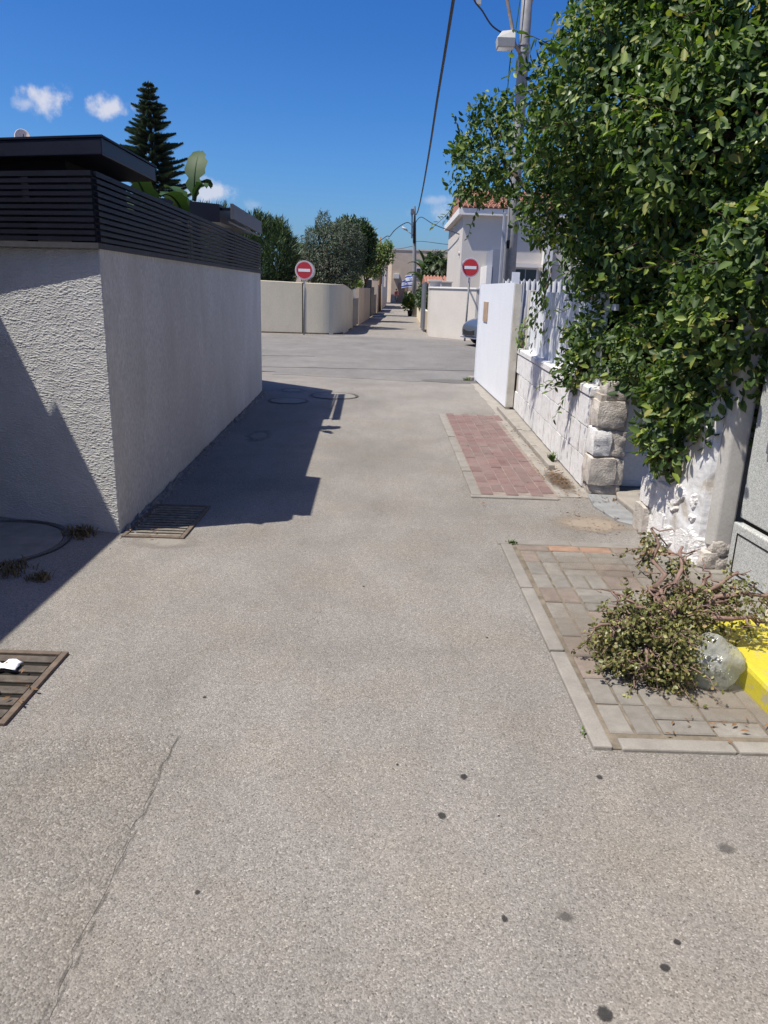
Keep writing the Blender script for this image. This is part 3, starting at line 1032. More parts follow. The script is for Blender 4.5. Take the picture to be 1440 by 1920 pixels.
cover(-0.83, 11.6, 0.34, 'round manhole cover half in the end of the wall shadow', 'concrete', 'grate_iron')
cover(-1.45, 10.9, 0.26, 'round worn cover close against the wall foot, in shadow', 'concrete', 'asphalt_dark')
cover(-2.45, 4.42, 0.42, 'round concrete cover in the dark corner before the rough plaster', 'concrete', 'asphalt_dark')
sheet('worn_patch', irregular(-1.42, 8.2, 0.2, 0.5, 18, 0.05), 0.004, 'pale_film', road, 0.003)
sheet('worn_patch', irregular(-1.55, 12.1, 0.33, 0.4, 14, 0.05), 0.004, 'pale_film', road, 0.003)

mb = MB()
for _ in range(900):
    t = random.random()
    q = P0.lerp(PF, t)
    d = abs(random.gauss(0, 0.05)) + 0.012
    r = random.uniform(0.008, 0.024) * (1.25 - min(1, d * 5))
    if r < 0.003:
        continue
    x, y = q.x + d, q.y
    mb.add([(x + r * random.uniform(.7, 1.2), y, 0.001), (x, y + r, 0.0), (x - r, y, 0.001), (x, y - r * random.uniform(.7, 1.2), 0), (x + random.uniform(-.3, .3) * r, y, r * random.uniform(.6, 1.3))],
           [(0, 1, 4), (1, 2, 4), (2, 3, 4), (3, 0, 4)])
o = obj('rubble', mb, 'pebble')
o['kind'] = 'stuff'; o['label'] = 'line of loose rubble along the foot of the grey wall'; o['category'] = 'rubble'


def tuft(name, label, x, y, n, h, mat, spread=0.1, group=None, z=0.0):
    mb = MB()
    for _ in range(n):
        a, r = random.uniform(0, 6.283), random.uniform(0, spread)
        px, py = x + r * math.cos(a), y + r * math.sin(a)
        hh = h * random.uniform(0.4, 1)
        b = random.uniform(0, 6.283)
        dx, dy = math.cos(b) * hh * 0.7, math.sin(b) * hh * 0.7
        w = 0.003 + 0.002 * random.random()
        nx, ny = -math.sin(b) * w, math.cos(b) * w
        mb.add([(px - nx, py - ny, z), (px + nx, py + ny, z), (px + dx * .5 + nx, py + dy * .5 + ny, z + hh * .7), (px + dx * .5 - nx, py + dy * .5 - ny, z + hh * .7), (px + dx, py + dy, z + hh * 0.85)],
               [(0, 1, 2, 3), (3, 2, 4)])
    return tag(obj(name, mb, mat), label, 'weed', group)


tuft('dry_weed', 'dry brown weeds at the foot of the rough plaster', -1.98, 4.62, 170, 0.07, 'weed_dry', 0.11, 'dry weeds in the dark corner')
tuft('dry_weed', 'dry brown weeds beside the round concrete cover', -2.12, 3.95, 150, 0.06, 'weed_dry', 0.15, 'dry weeds in the dark corner')
tuft('dry_weed', 'sparse dry weeds by the shadow edge near the corner', -1.9, 3.85, 110, 0.05, 'weed_dry', 0.07, 'dry weeds in the dark corner')
tuft('green_weed', 'small green weed at the far corner of the grey pavement', 0.86, 4.73, 60, 0.035, 'weed_green', 0.035)
tuft('green_weed', 'tiny green weed at the near corner of the grey pavement', 0.80, 2.5, 26, 0.02, 'weed_green', 0.03)
tuft('green_weed', 'green weed on the ledge below the white block wall', 1.66, 7.35, 50, 0.13, 'weed_green', 0.03)
tuft('green_weed', 'low weed at the far foot of the white gate', 1.5, 14.3, 70, 0.1, 'weed_green', 0.12)

# ------------------------------------------------------------------ plants behind the slats
ban = thing('banana_plant', 'banana plant with broad pale leaves rising between the black roofs', 'plant', (-2.75, 8.0, 0))
obj('stem', MB().tube(curve_pts((-2.75, 8.0, 0), (-2.7, 8.0, 2.0), 4, 0.03), taper(0.09, 0.06, 4), 10), 'leaf_banana', ban, True)
for az, lean, L, wd, bend, z, x, y in ((1.4, 0.06, 0.55, 0.25, 0.6, 2.42, -2.05, 8.2), (1.0, 0.5, 0.34, 0.17, 1.4, 2.5, -2.08, 8.25), (2.6, 0.35, 0.45, 0.2, 1.0, 2.3, -2.1, 8.2), (-1.9, 0.25, 0.55, 0.24, 1.3, 2.16, -2.14, 8.2), (-0.9, 0.5, 0.36, 0.13, 1.3, 2.42, -2.04, 8.2),
                                     (-1.75, 0.12, 0.76, 0.27, 0.9, 2.04, -2.42, 8.0), (-1.9, 0.35, 0.80, 0.24, 1.0, 2.0, -2.68, 7.6), (2.2, 0.5, 0.5, 0.2, 1.2, 2.3, -2.2, 8.3), (1.9, 0.35, 0.8, 0.3, 0.8, 2.0, -2.8, 8.2)):
    mb = MB()
    blade(mb, (x, y, z), az, lean, L, wd, bend)
    obj('leaf', mb, 'leaf_banana', ban, True)


def norfolk(base, H, label):
    t = thing('norfolk_pine', label, 'tree', base)
    bx, by, bz = base
    obj('trunk', MB().tube([(bx, by, bz), (bx + 0.05, by, bz + H * 0.5), (bx, by, bz + H)], [0.22, 0.13, 0.02], 8), 'bark', t, True)
    C, D, N, L, Wd = [], [], [], [], []
    mb = MB()
    z = 2.2
    k = 0
    while z < H - 0.15:
        q = (z - 2.2) / (H - 2.2)
        ln = 3.1 * (1 - q) ** 0.8 + 0.15
        if q < 0.25:
            ln *= 0.86 + q * 0.56
        nbr = 7
        for i in range(nbr):
            az = 2 * math.pi * (i + 0.5 * (k % 2) + random.uniform(-.12, .12)) / nbr
            if random.random() < 0.05:
                continue
            l = ln * random.uniform(0.68, 1.14)
            dr_ = random.uniform(-0.12, 0.06)
            h = Vector((math.cos(az), math.sin(az), 0))
            side = Vector((-h.y, h.x, 0))
            pts = [Vector((bx, by, bz + z)) + h * l * s + Vector((0, 0, l * (dr_ * s + 0.22 * s * s))) for s in (0, .25, .5, .75, 1)]
            mb.tube(pts, taper(0.03, 0.01, 4), 4, caps=False)
            m = max(5, int(l * 17))
            for j in range(m):
                s = 0.22 + 0.78 * j / (m - 1)
                ii = min(3, int(s * 4))
                p = pts[ii].lerp(pts[ii + 1], s * 4 - ii)
                tl = (0.34 * (1.12 - s) + 0.10) * min(1, 0.5 + l * 0.5)
                for sg in (-1, 1):
                    for e in (-0.1, 0.3, 0.75, 1.25):
                        d = side * sg * 0.75 + h * 0.7 + Vector((0, 0, e + random.uniform(-.12, .12)))
                        C.append(p); D.append(d); N.append(Vector((0, 0, 1)) + h * 0.3); L.append(tl * random.uniform(0.85, 1.25)); Wd.append(0.06)
        z += 0.43 - 0.13 * q
        k += 1
    obj('branches', mb, 'bark', t)['kind'] = 'stuff'
    put('crown', leafmesh('crown', np.array(C), np.array(D), np.array(N), L, Wd, 'leaf_pine', 0.1), t)
    return t


norfolk((-13.45, 45, 0), 12.0, 'tall dark tiered araucaria pine rising behind the black garden room')

dh = thing('flat_roofed_house', 'plain pale house with a flat roof, hidden behind the black garden room', 'house', (-15.5, 32, 0))
obj('wall', MB().box(-22, -13.0, 29.2, 36, 0, 5.9), 'pale_wall', dh)
ds = thing('satellite_dish', 'pale satellite dish just showing above the black fascia', 'satellite dish', (-13.65, 30, 5.9))
obj('mast', MB().tube([(-13.65, 30.1, 5.9), (-13.65, 30.1, 6.5)], 0.03, 8), 'galvanised', ds)
v, f = [], []
ax = Vector((0.45, -0.8, 0.35)).normalized()
s1 = ax.cross(Vector((0, 0, 1))).normalized(); s2 = s1.cross(ax).normalized()
for j in range(7):
    r = 0.34 * j / 6
    for k in range(24):
        a = 2 * math.pi * k / 24
        v.append(Vector((-13.68, 30, 6.52)) + (s1 * math.cos(a) * 0.8 + s2 * math.sin(a)) * r + ax * (r * r * 0.9 - 0.1))
for j in range(6):
    for k in range(24):
        a, b = j * 24 + k, j * 24 + (k + 1) % 24
        f.append((a, b, b + 24, a + 24))
o = obj('reflector', MB().add(v, f), 'dish_pale', ds, True)
o.modifiers.new('solid', 'SOLIDIFY').thickness = 0.02
obj('feed_arm', MB().tube([(-13.68, 30, 6.2), Vector((-13.68, 30, 6.45)) + ax * 0.4], 0.015, 6), 'slat_metal', ds)


# ================================================================== right: gate, block wall, boards
def rough_block(name, sx, sy, sz, amp, freq, mat, n=6, seed=0.0, rnd=0.12):
    v, f = [], []
    for ax in range(3):
        for sg in (-1, 1):
            o = len(v)
            for j in range(n + 1):
                for i in range(n + 1):
                    a, b = 2 * i / n - 1, 2 * j / n - 1
                    p = [0, 0, 0]
                    p[ax] = sg; p[(ax + 1) % 3] = a * sg; p[(ax + 2) % 3] = b
                    p = Vector(p)
                    k = max(abs(p.x), abs(p.y), abs(p.z))
                    l = p.length
                    p = p * (1 - rnd * (l / 1.732 - 0.577) * 1.2)
                    q = Vector((p.x * sx / 2, p.y * sy / 2, p.z * sz / 2))
                    d = q.normalized()
                    q += d * amp * (noise.noise(q * freq + Vector((seed, seed * 2, 0))) + 0.5 * noise.noise(q * freq * 2.7 + Vector((0, seed, 1))))
                    v.append(q)
            for j in range(n):
                for i in range(n):
                    a = o + j * (n + 1) + i
                    f.append((a, a + 1, a + n + 2, a + n + 1))
    return MB().add(v, f).mesh(name, mat, True)


WN, WF = Vector((1.70, 6.30)), Vector((1.82, 10.78))
wdir = (WF - WN).normalized()
wlen = (WF - WN).length
bw = thing('block_wall', 'low wall of white painted rough blocks behind the red paving', 'wall', (*WN, 0))
obj('core', MB().obox(WN + Vector((0.016, 0)), WF + Vector((0.016, 0)) + wdir * 3.4, 0.2, -0.05, 0.79, -0.2), 'mortar', bw)
BM = [rough_block('block', 0.06, 0.485, 0.25, 0.006, 16, 'stone_painted', 5, s * 3.3, 0.03) for s in range(4)]
BMH = [rough_block('block', 0.06, 0.235, 0.25, 0.006, 16, 'stone_painted', 5, s * 3.3, 0.03) for s in range(2)]
ang = math.atan2(wdir.y, wdir.x) - math.pi / 2
for c in range(3):
    z = 0.02 + 0.258 * c + 0.128
    s = 0.0
    first = True
    while s < wlen - 0.1:
        L_ = 0.25 if (first and c % 2) else 0.5
        first = False
        q = WN + wdir * (s + L_ / 2)
        if s + L_ / 2 < wlen:
            put('block', random.choice(BMH if L_ < 0.3 else BM), bw, (q.x + 0.03 + random.uniform(-.003, .003), q.y, z), (0, 0, ang))
        s += L_
obj('coping', MB().obox(WN - Vector((0.012, 0.0)), WF - Vector((0.012, 0)), 0.23, 0.795, 0.87, -0.23), 'stone_painted', bw, bevel=0.012)

bf = thing('board_fence', 'fence of narrow white vertical boards on the white block wall', 'fence', (1.86, 8.7, 0.87))
s = 0.25
FA, FB = WN + Vector((0.10, 0)), WF + Vector((0.10, 0))
PLK = MB().box(0, 0.016, -0.054, 0.054, 0, 0.765).mesh('plank', 'white_board')
while s < wlen:
    q = FA + wdir * s
    put('plank', PLK, bf, (q.x + random.uniform(-.003, .003), q.y, 0.872 + random.uniform(-.004, .004)), (0, random.uniform(-.006, .006), ang))
    s += 0.115
for z in (1.0, 1.5):
    obj('rail', MB().obox(FA + Vector((0.02, 0)), FB + Vector((0.02, 0)), 0.03, z, z + 0.05, -0.03), 'white_board', bf)
obj('post', MB().box(1.90, 1.99, 10.70, 10.80, 0.872, 1.66), 'gate_edge', bf, bevel=0.004)

gt = thing('sliding_gate', 'white sheet metal gate leaf standing in front of the block wall', 'gate', (1.68, 12.4, 0))
GA, GB = Vector((1.695, 10.80)), Vector((1.635, 14.25))
obj('panel', MB().obox(GA, GB, 0.012, 0.035, 1.755, -0.012), 'white_paint', gt)
obj('end_frame', MB().obox(GA + Vector((0.0125, -0.02)), GA + Vector((0.0125, 0.05)), 0.10, 0.035, 1.74, -0.10), 'gate_edge', gt, bevel=0.003)
obj('back_frame', MB().obox(GA + Vector((0.014, 0.05)), GB + Vector((0.014, 0)), 0.04, 1.68, 1.745, -0.05), 'gate_edge', gt)
obj('far_post', MB().obox(GB + Vector((0.0, 0.005)), GB + Vector((0.0, 0.10)), 0.1, 0, 1.77, -0.09), 'white_paint', gt)
obj('foot_rail', MB().obox(GA + Vector((0.02, 0)), GB + Vector((0.02, 0)), 0.05, 0.0, 0.03, -0.05), 'gate_edge', gt)
obj('plaque', MB().obox(GA.lerp(GB, 0.68) - Vector((0.002, 0)), GA.lerp(GB, 0.82) - Vector((0.002, 0)), 0.014, 1.13, 1.46, 0.0), 'plaque_wood', gt)
obj('stop_block', MB().prism(irregular(1.60, 14.42, 0.09, 0.14, 10, 0.15), 0, 0.07), 'concrete_pale', gt)

cs = MB()
n = 130
v, f = [], []
for i in range(n + 1):
    x = 1.74 + 1.1 * i / n
    y = 12.2 + 0.016 * math.sin(2 * math.pi * (x - 1.74) / 0.082)
    v += [(x, y, 0.02), (x, y, 1.81 + 0.02 * math.cos(2 * math.pi * (x - 1.74) / 0.082) + 0.02 * (x - 1.74))]
for i in range(n):
    f.append((2 * i, 2 * i + 2, 2 * i + 3, 2 * i + 1))
o = tag(obj('corrugated_sheet', cs.add(v, f), 'corrugated', None, True), 'grey corrugated sheet with a scalloped top edge behind the white gate', 'metal sheet')
o.modifiers.new('solid', 'SOLIDIFY').thickness = 0.004

# stone pier with rough blocks, recessed white door, step
pier = thing('stone_pier', 'rough stone pier at the end of the white block wall', 'pier', (1.85, 6.2, 0))
obj('core', MB().box(1.73, 1.96, 6.08, 6.29, -0.05, 0.84), 'mortar', pier)
for i, (cx, cy, z0, z1, sx, sy, m) in enumerate([(1.845, 6.18, 0.0, 0.10, 0.26, 0.25, 'stone_bare'), (1.80, 6.17, 0.09, 0.335, 0.235, 0.27, 'stone_bare'), (1.935, 6.17, 0.09, 0.33, 0.09, 0.23, 'stone_bare'),
                                                 (1.775, 6.18, 0.335, 0.565, 0.15, 0.27, 'stone_painted'), (1.905, 6.18, 0.34, 0.56, 0.145, 0.245, 'stone_bare'), (1.83, 6.18, 0.57, 0.80, 0.25, 0.26, 'stone_bare'),
                                                 (1.86, 6.18, 0.80, 0.94, 0.2, 0.24, 'stone_bare')]):
    put('stone', rough_block('stone', sx, sy, z1 - z0 - 0.004, 0.016, 13, m, 7, i * 5.1, 0.22), pier, (cx, cy, (z0 + z1) / 2))

dr = thing('metal_door', 'white metal door in the recess between pier and peeling wall', 'door', (2.2, 6.3, 0))
obj('leaf', MB().box(1.985, 2.85, 6.25, 6.285, 0.05, 1.45), 'white_paint', dr, bevel=0.003)
obj('stile', MB().box(1.985, 2.03, 6.238, 6.252, 0.05, 1.44), 'white_paint', dr, bevel=0.002)
obj('rail', MB().box(2.035, 2.85, 6.24, 6.251, 0.30, 0.34), 'white_paint', dr, bevel=0.002)
obj('kick_rail', MB().box(2.035, 2.85, 6.24, 6.251, 0.05, 0.10), 'white_paint', dr, bevel=0.002)
for z in (0.12, 1.25):
    obj('hinge', MB().tube([(1.982, 6.236, z), (1.982, 6.236, z + 0.1)], 0.009, 8), 'galvanised', dr)
st = struct(obj('door_step', MB().prism([(1.98, 6.235), (2.9, 6.235), (2.9, 5.15), (2.0, 5.2), (1.92, 5.5), (1.90, 5.9)], -0.02, 0.045), 'concrete_pale', None, bevel=0.012))
obj('worn_apron', MB().prism([(1.70, 6.06), (1.97, 6.05), (1.888, 5.9), (1.905, 5.5), (1.84, 5.22), (1.74, 5.3), (1.66, 5.7)], -0.02, 0.018), 'concrete_blue', st, bevel=0.006)

# peeling plaster wall under the hedge
pw = thing('peeling_wall', 'white plaster wall peeling off rough stones beneath the hedge', 'wall', (1.95, 4.8, 0))
path = [Vector((2.02, 5.22)), Vector((1.86, 5.16)), Vector((1.90, 4.75)), Vector((1.955, 4.42)), Vector((2.06, 4.38))]
segs = [0]
for a, b in zip(path, path[1:]):
    segs.append(segs[-1] + (b - a).length)
nu, nv = 90, 90
v, f = [], []
for j in range(nv + 1):
    z = 1.22 * j / nv
    for i in range(nu + 1):
        s = segs[-1] * i / nu
        k = max(q for q in range(len(path) - 1) if segs[q] <= s + 1e-9)
        a, b = path[k], path[k + 1]
        d = (b - a).normalized()
        p = a + d * (s - segs[k])
        nrm = Vector((d.y, -d.x)) * 1.0
        hh = 0.008 * noise.noise(Vector((s * 7, z * 7, 2))) + 0.003 * noise.noise(Vector((s * 22, z * 22, 5)))
        peel = noise.noise(Vector((s * 5.0 + 3, z * 4.0, 8.0))) + (0.55 if z < 0.42 and s < 0.55 else 0) + (0.25 if z < 0.3 else 0) - 0.32
        if peel > 0:
            hh -= 0.014 + 0.006 * noise.noise(Vector((s * 40, z * 40, 1)))
        v.append((p.x - abs(0) + nrm.x * -hh, p.y + nrm.y * -hh, z))
mi = []
for j in range(nv):
    for i in range(nu):
        a = j * (nu + 1) + i
        f.append((a, a + 1, a + nu + 2, a + nu + 1))
        s, z = segs[-1] * (i + .5) / nu, 1.22 * (j + .5) / nv
        peel = noise.noise(Vector((s * 5.0 + 3, z * 4.0, 8.0))) + (0.55 if z < 0.42 and s < 0.55 else 0) + (0.25 if z < 0.3 else 0) - 0.32
        mi.append(1 if peel > 0 else 0)
m_ = MB(); m_.v = v; m_.f = f; m_.mi = mi
obj('plaster', m_, ['plaster_white', 'stone_painted'], pw)
obj('core', MB().prism([(2.03, 5.19), (1.895, 5.13), (1.935, 4.75), (1.985, 4.455), (2.5, 4.455), (2.5, 5.19)], -0.05, 1.22), 'mortar', pw)
for i, (x, y, z, sx, sy, sz, m) in enumerate([(1.885, 5.13, 0.10, 0.14, 0.2, 0.2, 'stone_bare'), (1.90, 5.10, 0.30, 0.13, 0.22, 0.18, 'stone_painted'), (1.915, 4.9, 0.12, 0.10, 0.22, 0.2, 'stone_painted'),
                                              (1.93, 4.88, 0.33, 0.09, 0.2, 0.17, 'stone_painted'), (1.955, 4.62, 0.10, 0.08, 0.25, 0.18, 'stone_painted'), (1.93, 5.15, 0.47, 0.12, 0.12, 0.13, 'stone_bare')]):
    put('stone', rough_block('stone', sx, sy, sz, 0.008, 18, m, 7, i * 2.7 + 40, 0.12), pw, (x, y, z))

gp = thing('plaster_pillar', 'smooth grey plaster pillar between the peeling wall and the cabinet', 'pillar', (2.05, 4.35, 0))
obj('shaft', MB().prism([(1.985, 4.37), (2.02, 4.33), (2.12, 4.32), (2.16, 4.44), (2.0, 4.45)], 0.16, 1.75), 'plaster_grey', gp, bevel=0.01)
for i, (x, z, s_) in enumerate([(2.02, 0.07, 0.12), (2.10, 0.05, 0.11), (2.06, 0.15, 0.11), (2.12, 0.14, 0.09)]):
    put('stone', rough_block('stone', s_, 0.1, s_ * 0.9, 0.012, 16, 'stone_bare', 6, i * 3 + 77, 0.3), gp, (x, 4.37, z))

cb_ = thing('utility_cabinet', 'tall speckled grey concrete utility cabinet at the right edge', 'cabinet', (2.3, 3.9, 0))
CA, CB = Vector((2.155, 3.42)), Vector((2.085, 4.27))
obj('plinth', MB().obox(CA, CB, 0.42, -0.02, 0.345, -0.42), 'terrazzo', cb_, bevel=0.008)
obj('body', MB().obox(CA + Vector((0.03, 0)), CB + Vector((0.03, 0)), 0.39, 0.372, 1.62, -0.39), 'terrazzo', cb_, bevel=0.008)
obj('gap', MB().obox(CA + Vector((0.05, 0.02)), CB + Vector((0.05, -0.02)), 0.35, 0.345, 0.372, -0.35), 'pit_black', cb_)
pf = MB()
for a, b, z0, z1 in ((0.05, 0.93, 0.285, 0.292), (0.05, 0.93, 0.05, 0.057), (0.05, 0.062, 0.05, 0.292), (0.918, 0.93, 0.05, 0.292)):
    pf.obox(CA.lerp(CB, a), CA.lerp(CB, b), 0.003, z0, z1, 0.0005)
obj('panel_groove', pf, 'pit_black', cb_)
hd = MB().obox(CA.lerp(CB, 0.70) + Vector((0.03, 0)), CA.lerp(CB, 0.77) + Vector((0.03, 0)), 0.035, 0.80, 0.98, 0.001)
h_ = obj('handle', hd, 'gate_grey', cb_, bevel=0.008)
obj('handle_pin', MB().obox(CA.lerp(CB, 0.745) + Vector((0.03, 0)), CA.lerp(CB, 0.765) + Vector((0.03, 0)), 0.02, 0.755, 0.80, 0.004), 'gate_grey', h_, bevel=0.004)
wi = MB().obox(CA.lerp(CB, 0.25) + Vector((0.03, 0)), CA.lerp(CB, 0.72) + Vector((0.03, 0)), 0.018, 1.16, 1.40, 0.001)
w_ = obj('meter_window', wi, 'corrugated', cb_, bevel=0.006)
obj('pane', MB().obox(CA.lerp(CB, 0.30) + Vector((0.03, 0)), CA.lerp(CB, 0.67) + Vector((0.03, 0)), 0.004, 1.19, 1.37, 0.019), 'glass_dark', w_)

cw = thing('cream_house', 'cream rendered house wall at the right edge above the yellow kerb', 'house', (2.3, 0, 0))
obj('wall', MB().prism([(1.86, -8), (1.86, 3.34), (2.6, 3.34), (2.6, -8)], 0, 2.7), 'cream_bright', cw)
yk = thing('yellow_kerb', 'bright yellow painted concrete kerb beside the plastic bag', 'kerb', (1.7, 3.0, 0))
obj('block', MB().prism([(1.575, 2.2), (1.545, 3.40), (1.86, 3.40), (1.86, 2.2)], -0.02, 0.125), 'yellow_paint', yk, bevel=0.02)

# ------------------------------------------------------------------ cut jade bush and plastic bag
jb = thing('cut_jade_bush', 'uprooted jade bush with twisted twigs lying on the grey pavement', 'bush', (1.25, 3.0, 0))
lob = [((1.14, 2.98, 0.17), (0.17, 0.18, 0.17)), ((1.26, 3.02, 0.19), (0.16, 0.19, 0.17)), ((1.05, 3.03, 0.14), (0.11, 0.14, 0.15)), ((1.23, 2.86, 0.10), (0.13, 0.10, 0.10)),
       ((1.43, 3.14, 0.27), (0.18, 0.12, 0.08)), ((1.62, 3.12, 0.33), (0.17, 0.12, 0.08)), ((1.34, 3.15, 0.28), (0.13, 0.12, 0.09)), ((1.215, 3.22, 0.50), (0.055, 0.055, 0.08)), ((1.36, 3.22, 0.42), (0.055, 0.055, 0.06)), ((1.7, 3.05, 0.21), (0.12, 0.07, 0.05))]
mb = MB()
root = Vector((1.27, 3.03, 0.24))
tips = []


def stem(a, b, r0, r1, n=7, wob=0.03, sag=0.0):
    pts = curve_pts(a, b, n, wob, sag)
    mb.tube(pts, taper(r0, r1, n), 6)
    return pts


stem((1.36, 3.0, 0.02), root, 0.024, 0.02)
for e in [(1.215, 3.24, 0.60), (1.37, 3.24, 0.52), (1.75, 3.10, 0.36), (1.72, 3.05, 0.24), (0.93, 2.98, 0.22), (1.02, 3.05, 0.36), (1.12, 2.84, 0.10), (1.24, 2.82, 0.06), (1.5, 3.2, 0.40), (1.05, 3.2, 0.2), (1.18, 3.1, 0.38), (1.62, 3.2, 0.42)]:
    pts = stem(root, e, 0.016, 0.006, 8, 0.045, -0.02)
    tips.append(Vector(e))
    for _ in range(9):
        p = pts[random.randint(2, 8)]
        q = p + Vector((random.uniform(-.12, .12), random.uniform(-.1, .1), random.uniform(-.12, .06)))
        q.z = max(0.015, q.z)
        stem(p, q, 0.005, 0.002, 5, 0.025)
for _ in range(120):
    c, r = random.choice(lob[:7])
    d = Vector(rand_dirs(1)[0])
    a = Vector(c) + Vector((d.x * r[0], d.y * r[1], d.z * r[2])) * 0.5
    b = Vector(c) + Vector((d.x * r[0], d.y * r[1], d.z * r[2])) * 1.05 + Vector((0, 0, -0.03))
    a.z = max(0.02, a.z); b.z = max(0.012, b.z)
    stem(a, b, 0.0045, 0.002, 5, 0.03)
obj('twigs', mb, 'twig', jb, True)
p, o_ = lobe_points(lob, 9500, 0.3, 0.34, 0.0, 3.0)
# loose hanging strands
sp_, so_ = [], []
mbs = MB()
idx_ = rng.choice(len(p), 150, replace=False)
for k in idx_:
    a = Vector(p[k]); d = Vector(o_[k]) + Vector(rand_dirs(1)[0]) * 0.6
    ln = random.uniform(0.05, 0.15)
    b = a + d.normalized() * ln + Vector((0, 0, -0.05)); b.z = max(0.02, b.z)
    pts = curve_pts(a, b, 5, 0.015)
    mbs.tube(pts, taper(0.003, 0.0015, 5), 4, caps=False)
    for q in pts[1:]:
        for _ in range(3):
            e = Vector(rand_dirs(1)[0])
            sp_.append(tuple(q + e * 0.005)); so_.append(tuple(e))
obj('strands', mbs, 'twig', jb)['kind'] = 'stuff'
# sparser on the right-hand sprays
keep = (p[:, 2] > 0.012) & ~((p[:, 0] > 1.4) & (rng.random(len(p)) < 0.45))
nn = np.array([noise.noise(Vector(q * 13)) for q in p])
keep &= nn > -0.18
p, o_ = np.concatenate([p[keep], np.array(sp_)]), np.concatenate([o_[keep], np.array(so_)])
m = len(p)
jl = put('foliage', leafmesh('foliage', p, o_ * 0.5 + rand_dirs(m), o_ + rand_dirs(m) * 0.8 + np.array([0, 0, .5]), rng.uniform(0.013, 0.024, m), rng.uniform(0.011, 0.018, m), 'leaf_jade', 0.12), jb)
jl['kind'] = 'stuff'

v, f = [], []
nu, nv = 34, 22
for j in range(nv + 1):
    th = math.pi * j / nv
    for i in range(nu):
        a = 2 * math.pi * i / nu
        d = Vector((math.sin(th) * math.cos(a), math.sin(th) * math.sin(a), math.cos(th)))
        k = 1 + 0.25 * noise.noise(d * 1.6 + Vector((3, 1, 4))) - 0.24 * abs(noise.noise(d * 2.6 + Vector((7, 0, 2)))) + 0.5 * max(0.0, d.z - 0.8) + 0.06
        q = Vector((1.435, 2.90, 0.108)) + Vector((d.x * 0.108, d.y * 0.10, d.z * 0.115)) * k
        q.z = max(0.018, q.z)
        v.append(q)
for j in range(nv):
    for i in range(nu):
        a, b = j * nu + i, j * nu + (i + 1) % nu
        f.append((a, a + nu, b + nu, b))
bag = tag(obj('plastic_bag', MB().add(v, f), 'plastic_bag', None, True), 'translucent whitish plastic bag lying against the cut bush', 'bag')

# dry leaf litter
mb = MB()
for (cx, cy, sx, sy, n) in ((1.56, 6.55, 0.10, 0.32, 240), (1.6, 5.2, 0.16, 0.2, 60), (1.85, 5.9, 0.08, 0.1, 40), (1.55, 8.2, 0.05, 1.2, 90), (1.45, 2.56, 0.2, 0.05, 22), (1.1, 7.6, 0.3, 1.2, 25), (-1.68, 2.62, 0.12, 0.08, 60), (-1.55, 4.9, 0.1, 0.2, 30)):
    for _ in range(n):
        x, y = random.gauss(cx, sx), random.gauss(cy, sy)
        if x > 1.66 + 0.03 * (y - 6.2) and y > 6.1:
            x = 1.6
        r, a = random.uniform(0.008, 0.02), random.uniform(0, 6.28)
        c, s_ = math.cos(a) * r, math.sin(a) * r
        z = 0.022 + random.random() * 0.006
        mb.add([(x - c, y - s_, z), (x + s_ * .35, y - c * .35, z + random.random() * r * .5), (x + c, y + s_, z), (x - s_ * .35, y + c * .35, z + random.random() * r * .5)], [(0, 1, 2, 3)])
o = obj('leaf_litter', mb, 'litter')
o['kind'] = 'stuff'; o['label'] = 'dry brown leaf litter along the right wall foot'; o['category'] = 'litter'
dp = sheet('dirt_strip', irregular(1.555, 6.5, 0.15, 0.55, 18, 0.05), 0.016, 'dirt_film')
struct(dp)

# ------------------------------------------------------------------ the big ficus hedge
HL = [((1.13, 8.6, 2.95), 0.50), ((0.88, 8.8, 2.88), 0.36), ((0.98, 8.7, 3.38), 0.27), ((1.86, 7.2, 2.95), 0.70), ((1.98, 6.3, 3.12), 0.97),
      ((2.29, 5.4, 2.62), 0.90), ((2.36, 6.6, 2.1), 0.90), ((2.44, 5.2, 1.66), 0.66), ((2.16, 7.35, 1.85), 0.44), ((1.97, 7.2, 1.22), 0.32),
      ((2.2, 6.5, 1.28), 0.50), ((1.93, 4.95, 0.80), 0.27), ((2.02, 4.80, 1.05), 0.30), ((2.02, 4.60, 0.95), 0.22), ((2.10, 4.48, 1.22), 0.24), ((1.90, 4.82, 0.64), 0.17), ((2.03, 5.1, 1.05), 0.29), ((2.02, 4.55, 1.50), 0.36), ((2.2, 4.45, 1.85), 0.42), ((2.3, 6.4, 3.75), 0.90), ((2.45, 5.6, 3.35), 0.85),
      ((2.6, 5.0, 2.1), 0.65), ((1.80, 6.9, 0.98), 0.25), ((1.66, 7.9, 2.5), 0.48), ((2.55, 8.2, 2.4), 0.7), ((2.9, 7.2, 3.0), 0.9), ((2.1, 5.7, 1.2), 0.42), ((1.93, 4.75, 1.15), 0.22)]
HL = [(c, (r, r, r * 0.95)) for c, r in HL]
hedge = thing('ficus_hedge', 'huge overgrown glossy dark green hedge hanging over the white wall', 'hedge', (2.25, 6.6, 0))
mb = MB()
for bx, by in ((2.3, 6.75), (2.45, 5.75), (2.35, 7.6)):
    fk = Vector((bx + random.uniform(-.1, .1), by, 1.5))
    mb.tube(curve_pts((bx, by, 0), fk, 5, 0.05), taper(0.10, 0.07, 5), 8)
    for c, r in HL:
        if (Vector(c) - fk).length < 2.2:
            mb.tube(curve_pts(fk, c, 5, 0.08), taper(0.045, 0.015, 5), 6)
            for _ in range(5):
                e = Vector(c) + Vector(rand_dirs(1)[0]) * r[0] * 0.95
                mb.tube(curve_pts(c, e, 4, 0.05), taper(0.014, 0.004, 4), 5)
P_, O_ = lobe_points(HL, 104000, 0.19, 0.19, 0.55, 1.0)
